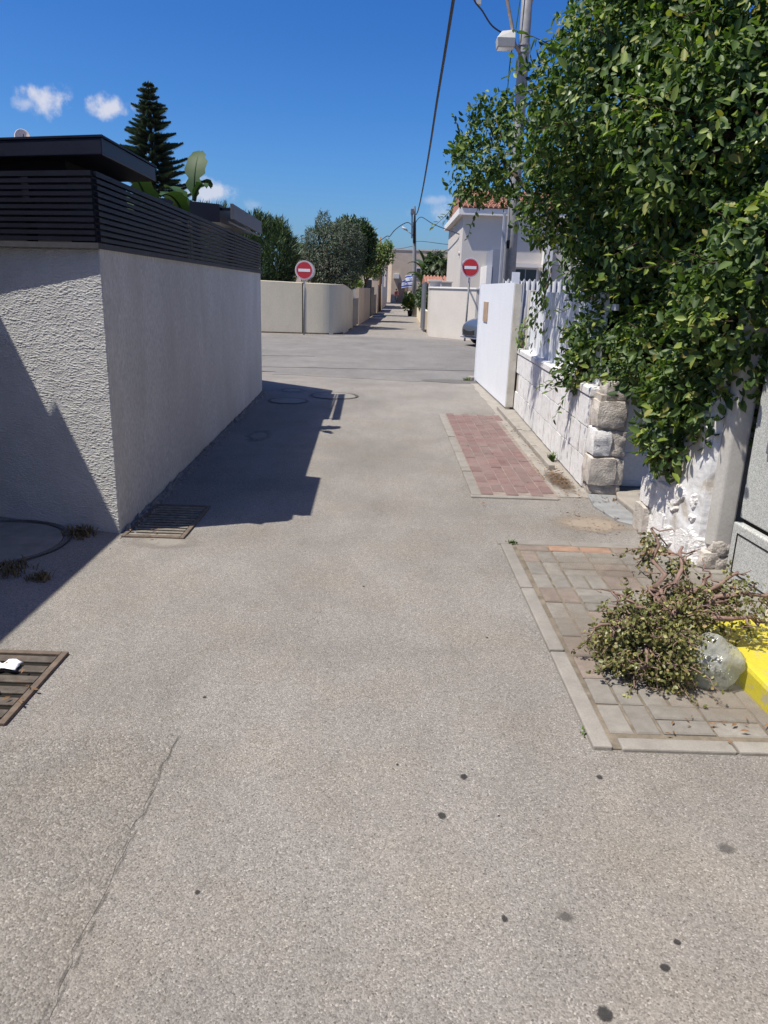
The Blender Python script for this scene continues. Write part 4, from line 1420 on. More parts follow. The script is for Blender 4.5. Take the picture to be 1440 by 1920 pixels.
# the outermost, lane-side crown is looser
thin = np.array([noise.noise(Vector(q * 3.3)) for q in P_])
kp = ~((P_[:, 1] > 7.7) & (P_[:, 2] > 2.2) & (thin < 0.10) & (rng.random(len(P_)) < 0.82))
P_, O_ = P_[kp], O_[kp]
m = len(P_)
D_ = O_ * 0.45 + rand_dirs(m) * 0.75 + np.array([0, 0, -0.25])
N_ = O_ * 0.9 + rand_dirs(m) * 0.55 + np.array([0, 0, 0.45])
L__ = 0.042 + 0.058 * rng.random(m) ** 1.6
# shoots that break the outline
sC, sD, sN, sL = [], [], [], []
shoot_idx = rng.choice(m, 620, replace=False)
for k in shoot_idx:
    a = Vector(P_[k]); d = (Vector(O_[k]) + Vector((0, 0, random.uniform(-0.25, 0.55))) + Vector(rand_dirs(1)[0]) * 0.45).normalized()
    ln = random.uniform(0.10, 0.34) * (1.45 if a.y > 7.7 and a.z > 2.2 else 1.0)
    if a.y < 5.2 and a.z < 1.3:
        ln *= 0.5
    b = a + d * ln + Vector((0, 0, -ln * ln * 0.4))
    pts = curve_pts(a - d * 0.08, b, 4, 0.015)
    mb.tube(pts, taper(0.004, 0.0018, 4), 4, caps=False)
    nl = int(ln / 0.03)
    for j in range(nl):
        t = (j + 1) / nl
        q = a.lerp(b, t)
        dd = (d * 0.7 + Vector(rand_dirs(1)[0]) * 0.9).normalized()
        sC.append(q); sD.append(dd); sN.append(Vector((0, 0, 1)) + Vector(rand_dirs(1)[0]) * 0.5); sL.append(random.uniform(0.05, 0.085) * (1.1 - 0.3 * t))
obj('branches', mb, 'bark', hedge, True)
# the three hundred leaves that show largest, each a piece of its own
vis = (np.einsum('ij,ij->i', O_, unit(np.array([0, 0, 1.6]) - P_)) > 0.45) & (P_[:, 0] / P_[:, 1] < 0.44)
dist = np.linalg.norm(P_ - np.array([0, 0, 1.6]), axis=1) / (L__ / 0.06)
cand = np.where(vis)[0]
cand = cand[np.argsort(dist[cand])][:1500]
pick = rng.choice(cand, 300, replace=False)
mask = np.ones(m, bool); mask[pick] = False
fo = put('foliage', leafmesh('foliage', P_[mask], D_[mask], N_[mask], L__[mask], L__[mask] * 0.5, 'leaf_ficus', 0.16, 0.12), hedge)
fo['kind'] = 'stuff'
so = put('young_shoots', leafmesh('young_shoots', np.array(sC), np.array(sD), np.array(sN), np.array(sL), np.array(sL) * 0.48, 'leaf_ficus', 0.14, 0.1), hedge)
so['kind'] = 'stuff'
LM = [leafmesh('leaf', np.zeros((1, 3)), np.array([[0, 1., 0]]), np.array([[0, 0, 1.]]), 0.066, 0.033, mt, 0.16, 0.12) for mt in ('leaf_ficus_single', 'leaf_ficus_single', 'leaf_ficus_single', 'leaf_new')]
for k in pick:
    d = Vector(D_[k]).normalized(); nrm = Vector(N_[k]); s_ = d.cross(nrm).normalized(); u = s_.cross(d)
    M3 = Matrix((s_, d, u)).transposed()
    o = put('leaf', random.choice(LM), hedge, P_[k], M3.to_euler())
    q = L__[k] / 0.062
    o.scale = (q, q, q)

# vine strands over the board fence
def vine(label, strands, n, leaf, mat):
    t = thing('hanging_vine', label, 'vine', strands[0][0], 'vines on the white fence')
    mb = MB()
    C, D = [], []
    for a, b in strands:
        pts = curve_pts(a, b, 8, 0.05)
        mb.tube(pts, taper(0.006, 0.003, 8), 5)
        for _ in range(n):
            k = random.randint(0, 7)
            q = pts[k].lerp(pts[k + 1], random.random()) + Vector(rand_dirs(1)[0]) * 0.05
            C.append(q); D.append(Vector((random.uniform(-.6, .2), random.uniform(-.5, .5), -0.9)))
    obj('stem', mb, 'twig', t, True)
    C = np.array(C); m = len(C)
    put('foliage', leafmesh('foliage', C, np.array(D), rand_dirs(m) + np.array([-0.9, -.4, .5]), rng.uniform(leaf * .7, leaf * 1.2, m), rng.uniform(leaf * .4, leaf * .55, m), mat, 0.15), t)


vine('leafy vine hanging over the top of the white board fence', [((1.74, 8.95, 2.0), (1.72, 9.05, 1.0)), ((1.74, 8.9, 1.9), (1.70, 9.3, 1.28)), ((1.76, 8.85, 2.1), (1.73, 8.9, 1.45)), ((1.75, 8.7, 1.85), (1.73, 8.55, 1.1))], 40, 0.07, 'leaf_light')
vine('short vine growing beside the end of the white gate', [((1.845, 10.55, 0.9), (1.82, 10.5, 1.28)), ((1.845, 10.6, 0.9), (1.80, 10.62, 1.15))], 26, 0.07, 'leaf_light')

# ================================================================== poles, signs, cables
np_ = thing('utility_pole', 'grey utility pole with a lamp box, rising behind the hedge', 'pole', (2.51, 16.5, 0))
obj('shaft', MB().tube([(2.51, 16.5, 0), (2.46, 16.5, 3), (2.42, 16.5, 6), (2.395, 16.5, 8.6)], [0.125, 0.118, 0.108, 0.10], 20), 'galvanised', np_, True)
for z in (5.42, 6.10, 6.22, 7.5):
    x = 2.51 - 0.0155 * z + 0.005
    obj('clamp', MB().tube([(x, 16.5, z), (x, 16.5, z + 0.03)], 0.122, 16), 'corrugated', np_)
obj('conduit', MB().box(2.30, 2.345, 16.30, 16.36, 0.5, 2.62), 'galvanised', np_, bevel=0.008)
obj('conduit', MB().box(2.235, 2.29, 16.34, 16.40, 0.5, 3.2), 'corrugated', np_, bevel=0.008)
obj('junction_box', MB().box(2.335, 2.395, 16.28, 16.36, 2.50, 2.66), 'slat_metal', np_, bevel=0.006)
obj('bracket', MB().tube([(2.34, 16.42, 6.08), (2.22, 16.40, 6.22), (2.15, 16.40, 6.5), (2.02, 16.4, 6.95), (1.9, 16.4, 7.2), (1.75, 16.4, 7.4)], [0.035, 0.04, 0.035, 0.035, 0.032, 0.03], 8), 'bracket_rust', np_, True)
obj('brace', MB().tube([(2.48, 16.45, 6.95), (2.62, 16.42, 7.3)], 0.03, 8), 'bracket_rust', np_)
obj('cross_arm', MB().box(1.44, 1.52, 16.36, 16.42, 6.86, 7.6), 'lamp_grey', np_)
obj('arm_link', MB().tube([(1.48, 16.4, 7.5), (2.4, 16.45, 7.6)], 0.025, 6), 'bracket_rust', np_)
lm = MB()
lx0, lx1, ly0, ly1, lz0, lz1 = 1.85, 2.20, 16.17, 16.45, 6.12, 6.43
lm.add([(lx0 + .02, ly0 + .02, lz0), (lx1, ly0 + .02, lz0), (lx1, ly1, lz0), (lx0 + .02, ly1, lz0), (lx0, ly0, lz0 + .15), (lx1, ly0, lz0 + .15), (lx1, ly1, lz0 + .15), (lx0, ly1, lz0 + .15),
        (lx0 + .10, ly0 + .08, lz1 - .03), (lx1, ly0 + .08, lz1), (lx1, ly1 - .04, lz1), (lx0 + .10, ly1 - .04, lz1 - .03)],
       [(0, 3, 2, 1), (0, 1, 5, 4), (1, 2, 6, 5), (2, 3, 7, 6), (3, 0, 4, 7), (4, 5, 9, 8), (5, 6, 10, 9), (6, 7, 11, 10), (7, 4, 8, 11), (8, 9, 10, 11)])
l_ = obj('lamp_housing', lm, 'lamp_grey', np_, bevel=0.012)
obj('lens', MB().box(lx0 + .04, lx1 - .02, ly0 + .04, ly1 - .02, lz0 - 0.012, lz0 - 0.002), 'headlamp', l_)
obj('ballast', MB().box(2.27, 2.33, 16.36, 16.44, 5.72, 5.98), 'lamp_grey', np_, bevel=0.015)


def cable(name, label, pts, r, mat, sub=6):
    P = [Vector(p) for p in pts]
    out = []
    for i in range(len(P) - 1):
        p0, p1, p2, p3 = P[max(0, i - 1)], P[i], P[i + 1], P[min(len(P) - 1, i + 2)]
        for k in range(sub):
            t = k / sub
            out.append(0.5 * ((2 * p1) + (p2 - p0) * t + (2 * p0 - 5 * p1 + 4 * p2 - p3) * t * t + (3 * p1 - p0 - 3 * p2 + p3) * t ** 3))
    out.append(P[-1])
    return tag(obj(name, MB().tube(out, r, 7), mat, None, True), label, 'cable')


cable('overhead_cable', 'thick black overhead cable running from the far pole over the lane', [(0.42, -6, 7.0), (0.6, 0, 6.55), (.79, 13, 5.83), (.86, 18.2, 5.60), (.93, 22.7, 5.38), (1.03, 29.5, 5.22), (1.13, 36.8, 5.25), (1.24, 44, 5.65), (1.33, 51.8, 6.3)], 0.027, 'cable_black')
cable('lamp_cable', 'slack dark cable looping from the lamp box to the sky', [(2.17, 16.3, 6.33), (2.0, 16.3, 6.36), (1.75, 16.32, 6.5), (1.55, 16.35, 6.75), (1.38, 16.38, 6.95), (1.30, 16.4, 7.3), (1.34, 16.4, 7.8)], 0.016, 'cable_black')
cable('teal_cable', 'thin teal cable running down the side of the utility pole', [(2.28, 16.38, 8.2), (2.27, 16.38, 7.2), (2.21, 16.38, 6.4), (2.16, 16.38, 6.0), (2.14, 16.38, 5.2), (2.17, 16.36, 4.0), (2.24, 16.36, 3.15)], 0.012, 'cable_teal')


def sign(name, label, x, y, zc, tilt=0.0, yaw=0.0, post_off=0.03, bent=False):
    t = thing(name, label, 'sign', (x, y, 0), 'round no entry signs')
    obj('post', MB().tube([(x, y, 0), (x + tilt * zc * 0.5, y, zc * 0.5), (x + tilt * (zc + 0.2), y, zc + 0.22)], 0.032, 10), 'galvanised', t, True)
    c = Vector((x + tilt * zc, y - 0.04, zc))
    n = Vector((math.sin(yaw), -math.cos(yaw), 0))
    s1, s2 = Vector((math.cos(yaw), math.sin(yaw), 0)), Vector((0, 0, 1))

    def ring(r0, r1, d, nn=40):
        m = MB()
        for k in range(nn):
            a, b = 2 * math.pi * k / nn, 2 * math.pi * (k + 1) / nn
            P = [c + n * d + (s1 * math.cos(q) + s2 * math.sin(q)) * r for r, q in ((r0, a), (r1, a), (r1, b), (r0, b))]
            m.add(P, [(0, 1, 2, 3)])
        return m
    obj('plate', MB().disc(c, n, 0.315, 0.012, 40), 'sign_white', t)
    if bent:       # second, rear plate slightly turned, its pale rim shows at the edge
        n2 = Vector((math.sin(yaw + 0.1), -math.cos(yaw + 0.1), 0))
        obj('rear_plate', MB().disc(c + Vector((0.06, 0.085, -0.01)), n2, 0.31, 0.01, 40), 'lamp_grey', t)
    obj('red_face', ring(0.0, 0.268, 0.014), 'sign_red', t)
    obj('rim_line', ring(0.283, 0.294, 0.0145), 'sign_red', t)
    m = MB()
    m.add([c + n * 0.0175 + s1 * a + s2 * b for a, b in ((-.2, -.048), (.2, -.048), (.2, .048), (-.2, .048))], [(0, 1, 2, 3)])
    obj('white_bar', m, 'sign_white', t)


sign('no_entry_sign', 'no entry sign on a post before the curved cream wall', -3.02, 26.88, 2.16, 0.008, 0.05, bent=True)
sign('no_entry_sign', 'no entry sign on a post before the pale wall near the car', 2.58, 26.35, 2.41, 0.016, 0.0)

# ================================================================== far left: curved wall, trees, lane side
cv = thing('curved_wall', 'cream garden wall curving into the far lane', 'wall', (-3, 28, 0))
cpth = [(-16, 26.6), (-9, 27.0), (-6.2, 27.2), (-4.47, 27.35), (-3.06, 27.5), (-2.3, 27.6), (-1.98, 27.8), (-1.79, 28.3), (-1.70, 29.2), (-1.64, 31.4), (-1.60, 32.8)]
zt = [1.80, 1.80, 1.80, 1.79, 1.76, 1.75, 1.74, 1.74, 1.72, 1.60, 1.55]
def smooth_path(P, Z, sub=5):
    P = [Vector((p[0], p[1], z)) for p, z in zip(P, Z)]
    out = []
    for i in range(len(P) - 1):
        p0, p1, p2, p3 = P[max(0, i - 1)], P[i], P[i + 1], P[min(len(P) - 1, i + 2)]
        for k in range(sub if i > 2 else 1):
            t = k / sub
            out.append(0.5 * ((2 * p1) + (p2 - p0) * t + (2 * p0 - 5 * p1 + 4 * p2 - p3) * t * t + (3 * p1 - p0 - 3 * p2 + p3) * t ** 3))
    out.append(P[-1])
    return [(p.x, p.y) for p in out], [p.z for p in out]


cp2, zt2 = smooth_path(cpth, zt)
obj('wall_body', MB().strip(cp2, 0.2, -0.05, zt2), 'cream_wall', cv, bevel=0.02)
obj('joint', MB().box(-3.145, -3.115, 27.46, 27.56, 0.02, 1.755), 'pit_black', cv)
obj('foot_shadow', MB().strip([(-9, 26.97), (-4.47, 27.32), (-3.06, 27.47), (-2.3, 27.57), (-1.95, 27.78), (-1.76, 28.3), (-1.6, 32)], 0.04, -0.01, 0.05), 'shadow_brown', cv)  # dark strip standing in for the shadow along the wall foot

gg = thing('grey_panel_gate', 'low grey sheet gate beside the end of the curved wall', 'gate', (-1.55, 34.3, 0))
for i in range(5):
    obj('panel', MB().obox((-1.60 + 0.02 * i, 33.0 + 0.58 * i), (-1.58 + 0.02 * i, 33.55 + 0.58 * i), 0.04, 0.05, 1.2), 'gate_grey', gg)
obj('white_screen', MB().obox((-1.75, 33.2), (-1.66, 35.9), 0.05, 0.05, 1.62), 'white_paint', gg)
w1 = tag(obj('lane_wall', MB().obox((-1.48, 36.1), (-1.22, 45.5), 0.22, -0.05, 1.67), 'tan_wall', None, bevel=0.01), 'tan garden wall along the far lane after the grey gate', 'wall')
dg = tag(obj('dark_gate', MB().obox((-1.20, 45.8), (-1.08, 49.5), 0.08, 0.04, 1.75), 'slat_metal', None, bevel=0.01), 'dark metal gate after the tan garden wall', 'gate')
bp = thing('brown_pillar', 'tall brown pillar at the end of the dark gate', 'pillar', (-1.15, 56.5, 0))
obj('shaft', MB().box(-1.42, -0.98, 56.2, 56.9, 0, 2.4), 'tan_wall', bp)
obj('cap', MB().box(-1.46, -0.94, 56.16, 56.94, 2.4, 2.5), 'tan_wall', bp, bevel=0.02)
w2 = tag(obj('lane_wall', MB().obox((-1.03, 57.2), (-0.86, 66), 0.25, -0.05, 1.95), 'brown_wall', None, bevel=0.01), 'brown wall behind the wooden pole', 'wall')
w3 = tag(obj('lane_wall', MB().obox((-1.10, 49.8), (-1.05, 55.8), 0.25, -0.05, 1.3), 'brown_wall', None, bevel=0.01), 'low brown wall before the tall brown pillar', 'wall')
w4 = tag(obj('lane_wall', MB().obox((-0.80, 68), (-0.5, 84), 0.25, -0.05, 1.9), 'pale_wall', None, bevel=0.01), 'pale wall beyond the wooden pole, far along the lane', 'wall')
wp = tag(obj('wooden_pole', MB().tube([(-0.86, 61, 0), (-0.93, 61, 2.8), (-1.0, 61, 5.5)], [0.13, 0.115, 0.09], 10), 'wood_pole', None, True), 'brown wooden pole leaning beside the brown wall', 'pole')
hb = thing('lane_house', 'peach house half hidden by the light green tree on the lane', 'house', (-4, 72, 0))
obj('wall', MB().box(-9, -1.1, 68.5, 82, 0, 4.4), 'peach_wall', hb)
for x in (-1.9, -3.4, -5.0):
    w_ = obj('window', MB().box(x - 0.5, x + 0.5, 68.44, 68.49, 1.2, 2.5), 'house_trim', hb)
    obj('pane', MB().box(x - 0.42, x + 0.42, 68.42, 68.438, 1.28, 2.42), 'glass_dark', w_)

tree('cypress_bush', 'dense dark feathery evergreen bush at the left end of the curved wall', 'tree', (-5.3, 29.6, 0),
     [((-5.2, 29.6, 2.7), (1.5, 1.0, 1.5)), ((-4.25, 29.2, 2.45), (0.72, 0.75, 1.35)), ((-6.6, 29.2, 2.8), (1.3, 1.0, 1.5)), ((-4.7, 29.0, 1.9), (1.0, 0.6, 0.9))], 26000, (0.26, 0.028), 'leaf_cypress', 0.14, None, depth=0.22, lump=0.14, droop=0.0, upright=0.75)
tree('olive_tree', 'big grey green olive tree behind the curved wall', 'tree', (-2.55, 33.2, 0),
     [((-2.5, 33, 3.0), (1.25, 1.2, 1.2)), ((-2.05, 32.6, 3.5), (0.95, 0.9, 0.8)), ((-3.05, 33, 3.4), (0.8, 0.8, 0.7)), ((-2.93, 33.2, 4.15), (0.33, 0.4, 0.5)), ((-1.75, 32.5, 2.6), (0.6, 0.7, 0.75)), ((-3.4, 32.6, 2.5), (0.6, 0.6, 0.7)), ((-2.4, 32.2, 2.3), (0.9, 0.6, 0.7)), ((-1.95, 32.0, 1.9), (0.5, 0.4, 0.4))],
     26000, (0.10, 0.03), 'leaf_olive', 0.18, (-2.6, 33.1, 1.7), depth=0.2, lump=0.2)
tree('broadleaf_tree', 'dark broadleaf tree top just behind the olive', 'tree', (-2.1, 40.5, 0),
     [((-2.1, 40, 4.2), (1.0, 0.9, 0.75)), ((-1.45, 40, 4.0), (0.55, 0.7, 0.65)), ((-2.0, 40, 3.2), (1.1, 0.8, 0.8))], 6500, (0.24, 0.07), 'leaf_dark', 0.15, None, depth=0.25, lump=0.3, upright=0.2)
tree('light_tree', 'light green airy tree overhanging the far lane', 'tree', (-1.9, 51, 0),
     [((-1.25, 50, 3.9), (0.9, 0.9, 0.75)), ((-0.45, 50, 3.7), (0.55, 0.7, 0.6)), ((-1.3, 50, 2.9), (0.9, 0.8, 0.55)), ((-0.35, 50, 4.25), (0.35, 0.5, 0.35)), ((-2.1, 50, 3.4), (0.9, 0.8, 0.9))], 5200, (0.17, 0.07), 'leaf_light', 0.11, (-1.7, 50.8, 2.0), depth=0.35, lump=0.35)
tree('shrub', 'low green shrub over the grey panel gate', 'shrub', (-1.9, 37, 0), [((-1.95, 37.2, 1.75), (0.4, 0.8, 0.5)), ((-1.75, 39, 1.8), (0.3, 0.8, 0.35))], 1800, (0.13, 0.06), 'leaf_light', 0.05, None)


def palm(label, base, h, n, ln, mat, leaflet=0.5):
    t = thing('palm_tree', label, 'tree', base)
    x, y, z = base
    obj('trunk', MB().tube([(x, y, z), (x + 0.1, y, h * 0.5), (x + 0.05, y, h)], [0.16, 0.13, 0.12], 10), 'bark', t, True)
    for i in range(n):
        mb = MB()
        az = 2 * math.pi * (i * 0.382 + random.uniform(-.05, .05))
        q = i / n
        frond(mb, (x + 0.05, y, h), az, ln * random.uniform(0.85, 1.1), ln * (0.75 - 0.6 * q), ln * (0.45 + 0.35 * q), 16, leaflet, 0.025)
        obj('frond', mb, mat, t)


palm('palm with feather fronds showing left of the olive tree', (-3.9, 38, 0), 3.3, 16, 1.5, 'leaf_palm')
palm('small feathery palm beside the far house', (3.0, 46, 0), 3.2, 20, 1.45, 'leaf_palm', 0.6)

# ================================================================== far right: pale wall, gate, house
rw = thing('pale_garden_wall', 'pale rendered wall with a coping at the corner of the far lane', 'wall', (2.5, 27, 0))
rp = [(14, 26.3), (2.95, 27.0), (1.46, 28.75), (1.50, 31.0)]
obj('wall_body', MB().strip(rp, 0.2, -0.05, 1.72, -0.2), 'pale_wall', rw)
obj('coping', MB().strip(rp, 0.28, 1.72, 1.775, -0.24), 'house_trim', rw, bevel=0.006)
gpil = thing('gate_pillar', 'pale square gate pillar behind the corner wall', 'pillar', (1.72, 31.3, 0))
obj('shaft', MB().box(1.5, 1.95, 31.05, 31.5, 0, 1.98), 'pale_wall', gpil)
obj('cap', MB().box(1.46, 1.99, 31.01, 31.54, 1.98, 2.05), 'pale_wall', gpil, bevel=0.01)
gpl2 = thing('gate_pillar', 'second pale gate pillar, half hidden behind the first', 'pillar', (2.3, 33.3, 0))
obj('shaft', MB().box(2.1, 2.55, 33.1, 33.5, 0, 1.98), 'pale_wall', gpl2)
obj('cap', MB().box(2.07, 2.58, 33.07, 33.53, 1.98, 2.05), 'pale_wall', gpl2, bevel=0.01)
ggt = thing('grey_gate', 'tall dark grey sheet gate on the right of the far lane', 'gate', (1.4, 32.6, 0))
obj('leaf', MB().obox((1.36, 31.6), (1.33, 34.0), 0.05, 0.06, 1.95, -0.05), 'gate_grey', ggt)
obj('frame', MB().obox((1.35, 31.58), (1.35, 31.66), 0.08, 0.04, 1.97, -0.07), 'gate_grey', ggt, bevel=0.004)
lw = tag(obj('low_wall', MB().obox((1.52, 35), (1.72, 52), 0.2, -0.05, 0.75, -0.2), 'cream_wall', None, bevel=0.01), 'low cream wall beyond the tall grey gate', 'wall')
lw2 = tag(obj('low_wall', MB().obox((1.80, 54), (2.1, 100), 0.2, -0.05, 1.5, -0.2), 'cream_wall', None, bevel=0.01), 'cream wall beyond the far pole, near the end of the lane', 'wall')
tree('shrub', 'green shrub over the low cream wall beyond the grey gate', 'shrub', (1.75, 42, 0), [((1.78, 42, 1.2), (0.33, 1.2, 0.6)), ((1.8, 45, 1.3), (0.35, 1.2, 0.6))], 2600, (0.14, 0.06), 'leaf_dark', 0.05)

p2 = thing('far_utility_pole', 'far grey utility pole with a dark extension and street lamp', 'pole', (1.61, 52, 0))
obj('shaft', MB().tube([(1.61, 52, 0), (1.48, 52, 3), (1.38, 52, 5.4), (1.36, 52, 5.9)], [0.16, 0.135, 0.11, 0.10], 14), 'galvanised', p2, True)
obj('extension', MB().tube([(1.40, 51.88, 4.6), (1.36, 51.88, 6.0), (1.34, 51.88, 6.85)], [0.085, 0.075, 0.04], 10), 'cable_black', p2, True)
obj('conduit', MB().tube([(1.22, 51.9, 4.9), (1.17, 51.9, 6.55)], 0.05, 8), 'gate_grey', p2)
obj('pole_box', MB().box(1.08, 1.28, 51.8, 52.0, 6.35, 6.7), 'gate_grey', p2, bevel=0.03)
la = obj('lamp_arm', MB().tube([(1.35, 51.95, 5.05), (1.1, 51.9, 5.22), (0.85, 51.9, 5.38)], 0.028, 6), 'galvanised', p2, True)
obj('lamp_head', MB().tube([(0.92, 51.9, 5.36), (0.75, 51.9, 5.46), (0.55, 51.9, 5.56)], [0.04, 0.085, 0.05], 8), 'lamp_grey', la, True)
cable('service_cable', 'cable running left from the far pole over the wooden pole', [(1.35, 52, 5.5), (1.0, 52.6, 5.9), (0.6, 53.5, 5.85), (0.1, 54.5, 5.55), (-0.25, 55.5, 5.2), (-0.45, 56.2, 5.25), (-1.2, 58.5, 4.95), (-2.6, 62, 4.7), (-6, 70, 4.4)], 0.028, 'cable_black')
cable('service_cable', 'cable running from the far pole to the tiled house', [(1.38, 52, 5.7), (1.5, 51, 5.95), (1.7, 48.5, 5.9), (2.1, 42, 5.0), (2.62, 34.5, 4.1), (2.78, 33.5, 3.95)], 0.022, 'cable_black')
cable('service_cable', 'thin lower cable from the far pole along the right side', [(1.45, 52, 4.7), (1.9, 49, 4.55), (2.9, 40, 3.9), (3.2, 36.5, 3.8)], 0.014, 'cable_black')
cable('service_cable', 'thin far cable strung level above the end of the lane', [(-3.0, 64, 5.0), (0, 66, 4.9), (1.4, 52.2, 4.45)], 0.016, 'cable_black')

hs_ = thing('tiled_house', 'pale house with a red tiled roof and white eaves beyond the junction', 'house', (6, 36, 0))
obj('wall', MB().box(2.79, 11, 32, 40, 0, 4.56), 'house_wall', hs_)
obj('eaves', MB().box(2.57, 11.4, 31.74, 40.3, 4.56, 4.82), 'house_trim', hs_, bevel=0.01)
# gable roof: slope towards the camera with rows of half-round tiles
rm = MB()
y0, z0, y1, z1, x0, x1 = 31.70, 4.83, 35.2, 5.85, 2.72, 11.5
rm.add([(x0, y0, z0), (x1, y0, z0), (x1, y1, z1), (x0, y1, z1), (x1, 40.3, z0), (x0, 40.3, z0)], [(0, 1, 2, 3), (3, 2, 4, 5), (0, 3, 5), (1, 4, 2)])
rfo = obj('roof', rm, 'roof_tile', hs_)
obj('gable_board', MB().add([(x0 - 0.03, y0, z0 - .02), (x0 - 0.03, y0, z0 + .12), (x0 - 0.03, y1, z1 + .12), (x0 - 0.03, 40.3, z0 + .1), (x0 - 0.03, 40.3, z0 - .02), (x0 - 0.03, y1, z1 - .1)], [(0, 1, 2, 5), (2, 3, 4, 5)]), 'slat_metal', rfo)
tm = MB()
nx = 44
for i in range(nx):
    xx = x0 + 0.2 * (i + 0.5)
    for j in range(11):
        a, b = j / 11, (j + 1.06) / 11
        pa_ = Vector((xx, y0 + (y1 - y0) * a, z0 + (z1 - z0) * a + 0.035)); pb2 = Vector((xx, y0 + (y1 - y0) * min(1, b), z0 + (z1 - z0) * min(1, b) + 0.012))
        v = []
        for p_, rr in ((pa_, 0.085), (pb2, 0.07)):
            for k in range(5):
                q = math.pi * k / 4
                v.append(p_ + Vector((math.cos(q) * rr, 0, math.sin(q) * rr)))
        tm.add(v, [(k, k + 5, k + 6, k + 1) for k in range(4)] + [(0, 1, 2, 3, 4)])
rt = obj('roof_tiles', tm, 'roof_tile', hs_)
rt['kind'] = 'stuff'
for x in (4.95, 7.4):
    w_ = obj('window', MB().box(x - 0.05, x + 0.98, 31.955, 31.998, 1.35, 2.66), 'house_trim', hs_)
    obj('pane', MB().box(x + 0.02, x + 0.46, 31.935, 31.953, 1.42, 2.58), 'glass_dark', w_)
    obj('pane', MB().box(x + 0.50, x + 0.92, 31.935, 31.953, 1.42, 2.58), 'glass_dark', w_)
    obj('lintel', MB().box(x - 0.25, x + 1.25, 31.80, 31.953, 2.67, 2.78), 'house_trim', w_)
obj('wall_lamp', MB().disc((2.785, 32.8, 3.15), (-1, 0, 0), 0.08, 0.06, 12), 'lamp_grey', hs_)
sw = obj('stair_wall', MB().box(3.60, 3.80, 29.9, 31.99, 0, 2.62), 'house_trim', hs_)
obj('stair_panel', MB().prism([(3.803, 29.92), (4.45, 29.92), (4.45, 31.98), (3.803, 31.98)], 0, 3.2), 'panel_bluegrey', hs_)
cn_ = obj('corner_pier', MB().box(6.05, 6.4, 31.6, 31.99, 0, 3.6), 'house_trim', hs_)
pb_ = thing('paper_sheet', 'white sheet hanging over the top of the corrugated sheet', 'sheet', (1.95, 12.1, 1.8))
obj('cloth', MB().prism([(1.86, 12.14), (1.98, 12.14), (1.98, 12.16), (1.86, 12.16)], 1.72, 1.93), 'tissue', pb_)

ob = thing('tiled_outbuilding', 'low outbuilding with an orange tiled roof behind the gate pillars', 'building', (3, 43, 0))
obj('wall', MB().box(1.95, 6, 41, 45.5, 0, 2.0), 'pale_wall', ob)
obj('roof', MB().add([(1.75, 40.7, 2.0), (6.2, 40.7, 2.0), (6.2, 43.3, 2.4), (1.75, 43.3, 2.4), (6.2, 45.8, 2.0), (1.75, 45.8, 2.0)], [(0, 1, 2, 3), (3, 2, 4, 5), (0, 3, 5), (1, 4, 2), (0, 5, 4, 1)]), 'roof_tile', ob)
tm = MB()
for i in range(24):
    tm.tube([(1.8 + 0.185 * i, 40.68, 2.03), (1.8 + 0.185 * i, 43.28, 2.42)], 0.06, 6)
obj('tile_ribs', tm, 'roof_tile', ob)['kind'] = 'stuff'

stz = thing('strelitzia_clump', 'clump of tall banana like plants behind the far pole', 'plant', (2.0, 47, 0))
for i in range(34):
    mb = MB()
    x, y = random.uniform(1.75, 3.0), random.uniform(46.2, 48)
    hgt = random.uniform(2.0, 3.4)
    mb.tube([(x, y, 0), (x + random.uniform(-.15, .15), y, hgt)], 0.04, 5)
    az = random.uniform(0, 6.28)
    blade(mb, (x, y, hgt - 0.3), az, random.uniform(0.1, 0.6), random.uniform(1.0, 1.7), random.uniform(0.3, 0.45), random.uniform(0.5, 1.5), 9)
    obj('leaf', mb, 'leaf_dark' if i % 3 else 'leaf_palm', stz, True)
mb = MB()
tree('broadleaf_tree', 'dark round tree between the banana clump and the tiled house', 'tree', (2.7, 44.8, 0), [((2.6, 46.2, 3.0), (0.6, 0.6, 0.85)), ((2.3, 46.0, 2.6), (0.55, 0.5, 0.6))], 3200, (0.16, 0.07), 'leaf_dark', 0.1, (2.65, 45.9, 1.9), depth=0.25, lump=0.3)

pt = thing('potted_plant', 'leafy plant in a black pot at the foot of the far pole', 'potted plant', (1.25, 51, 0))
obj('pot', MB().lathe([(0.13, 0.0), (0.17, 0.3), (0.19, 0.38), (0.17, 0.38), (0.15, 0.32)], (1.28, 51, 0), 16), 'pot_black', pt, True)
p, o_ = lobe_points([((1.2, 51, 0.95), (0.33, 0.33, 0.5)), ((1.1, 51, 0.7), (0.28, 0.28, 0.35))], 700, 0.3, 0.3, 0, 1)
m = len(p)
put('foliage', leafmesh('foliage', p, o_ + np.array([0, 0, .6]), rand_dirs(m) + np.array([0, -.5, .6]), 0.2, 0.08, 'leaf_light', 0.1), pt)
obj('stem', MB().tube([(1.28, 51, 0.3), (1.22, 51, 0.9)], 0.02, 6), 'bark', pt)


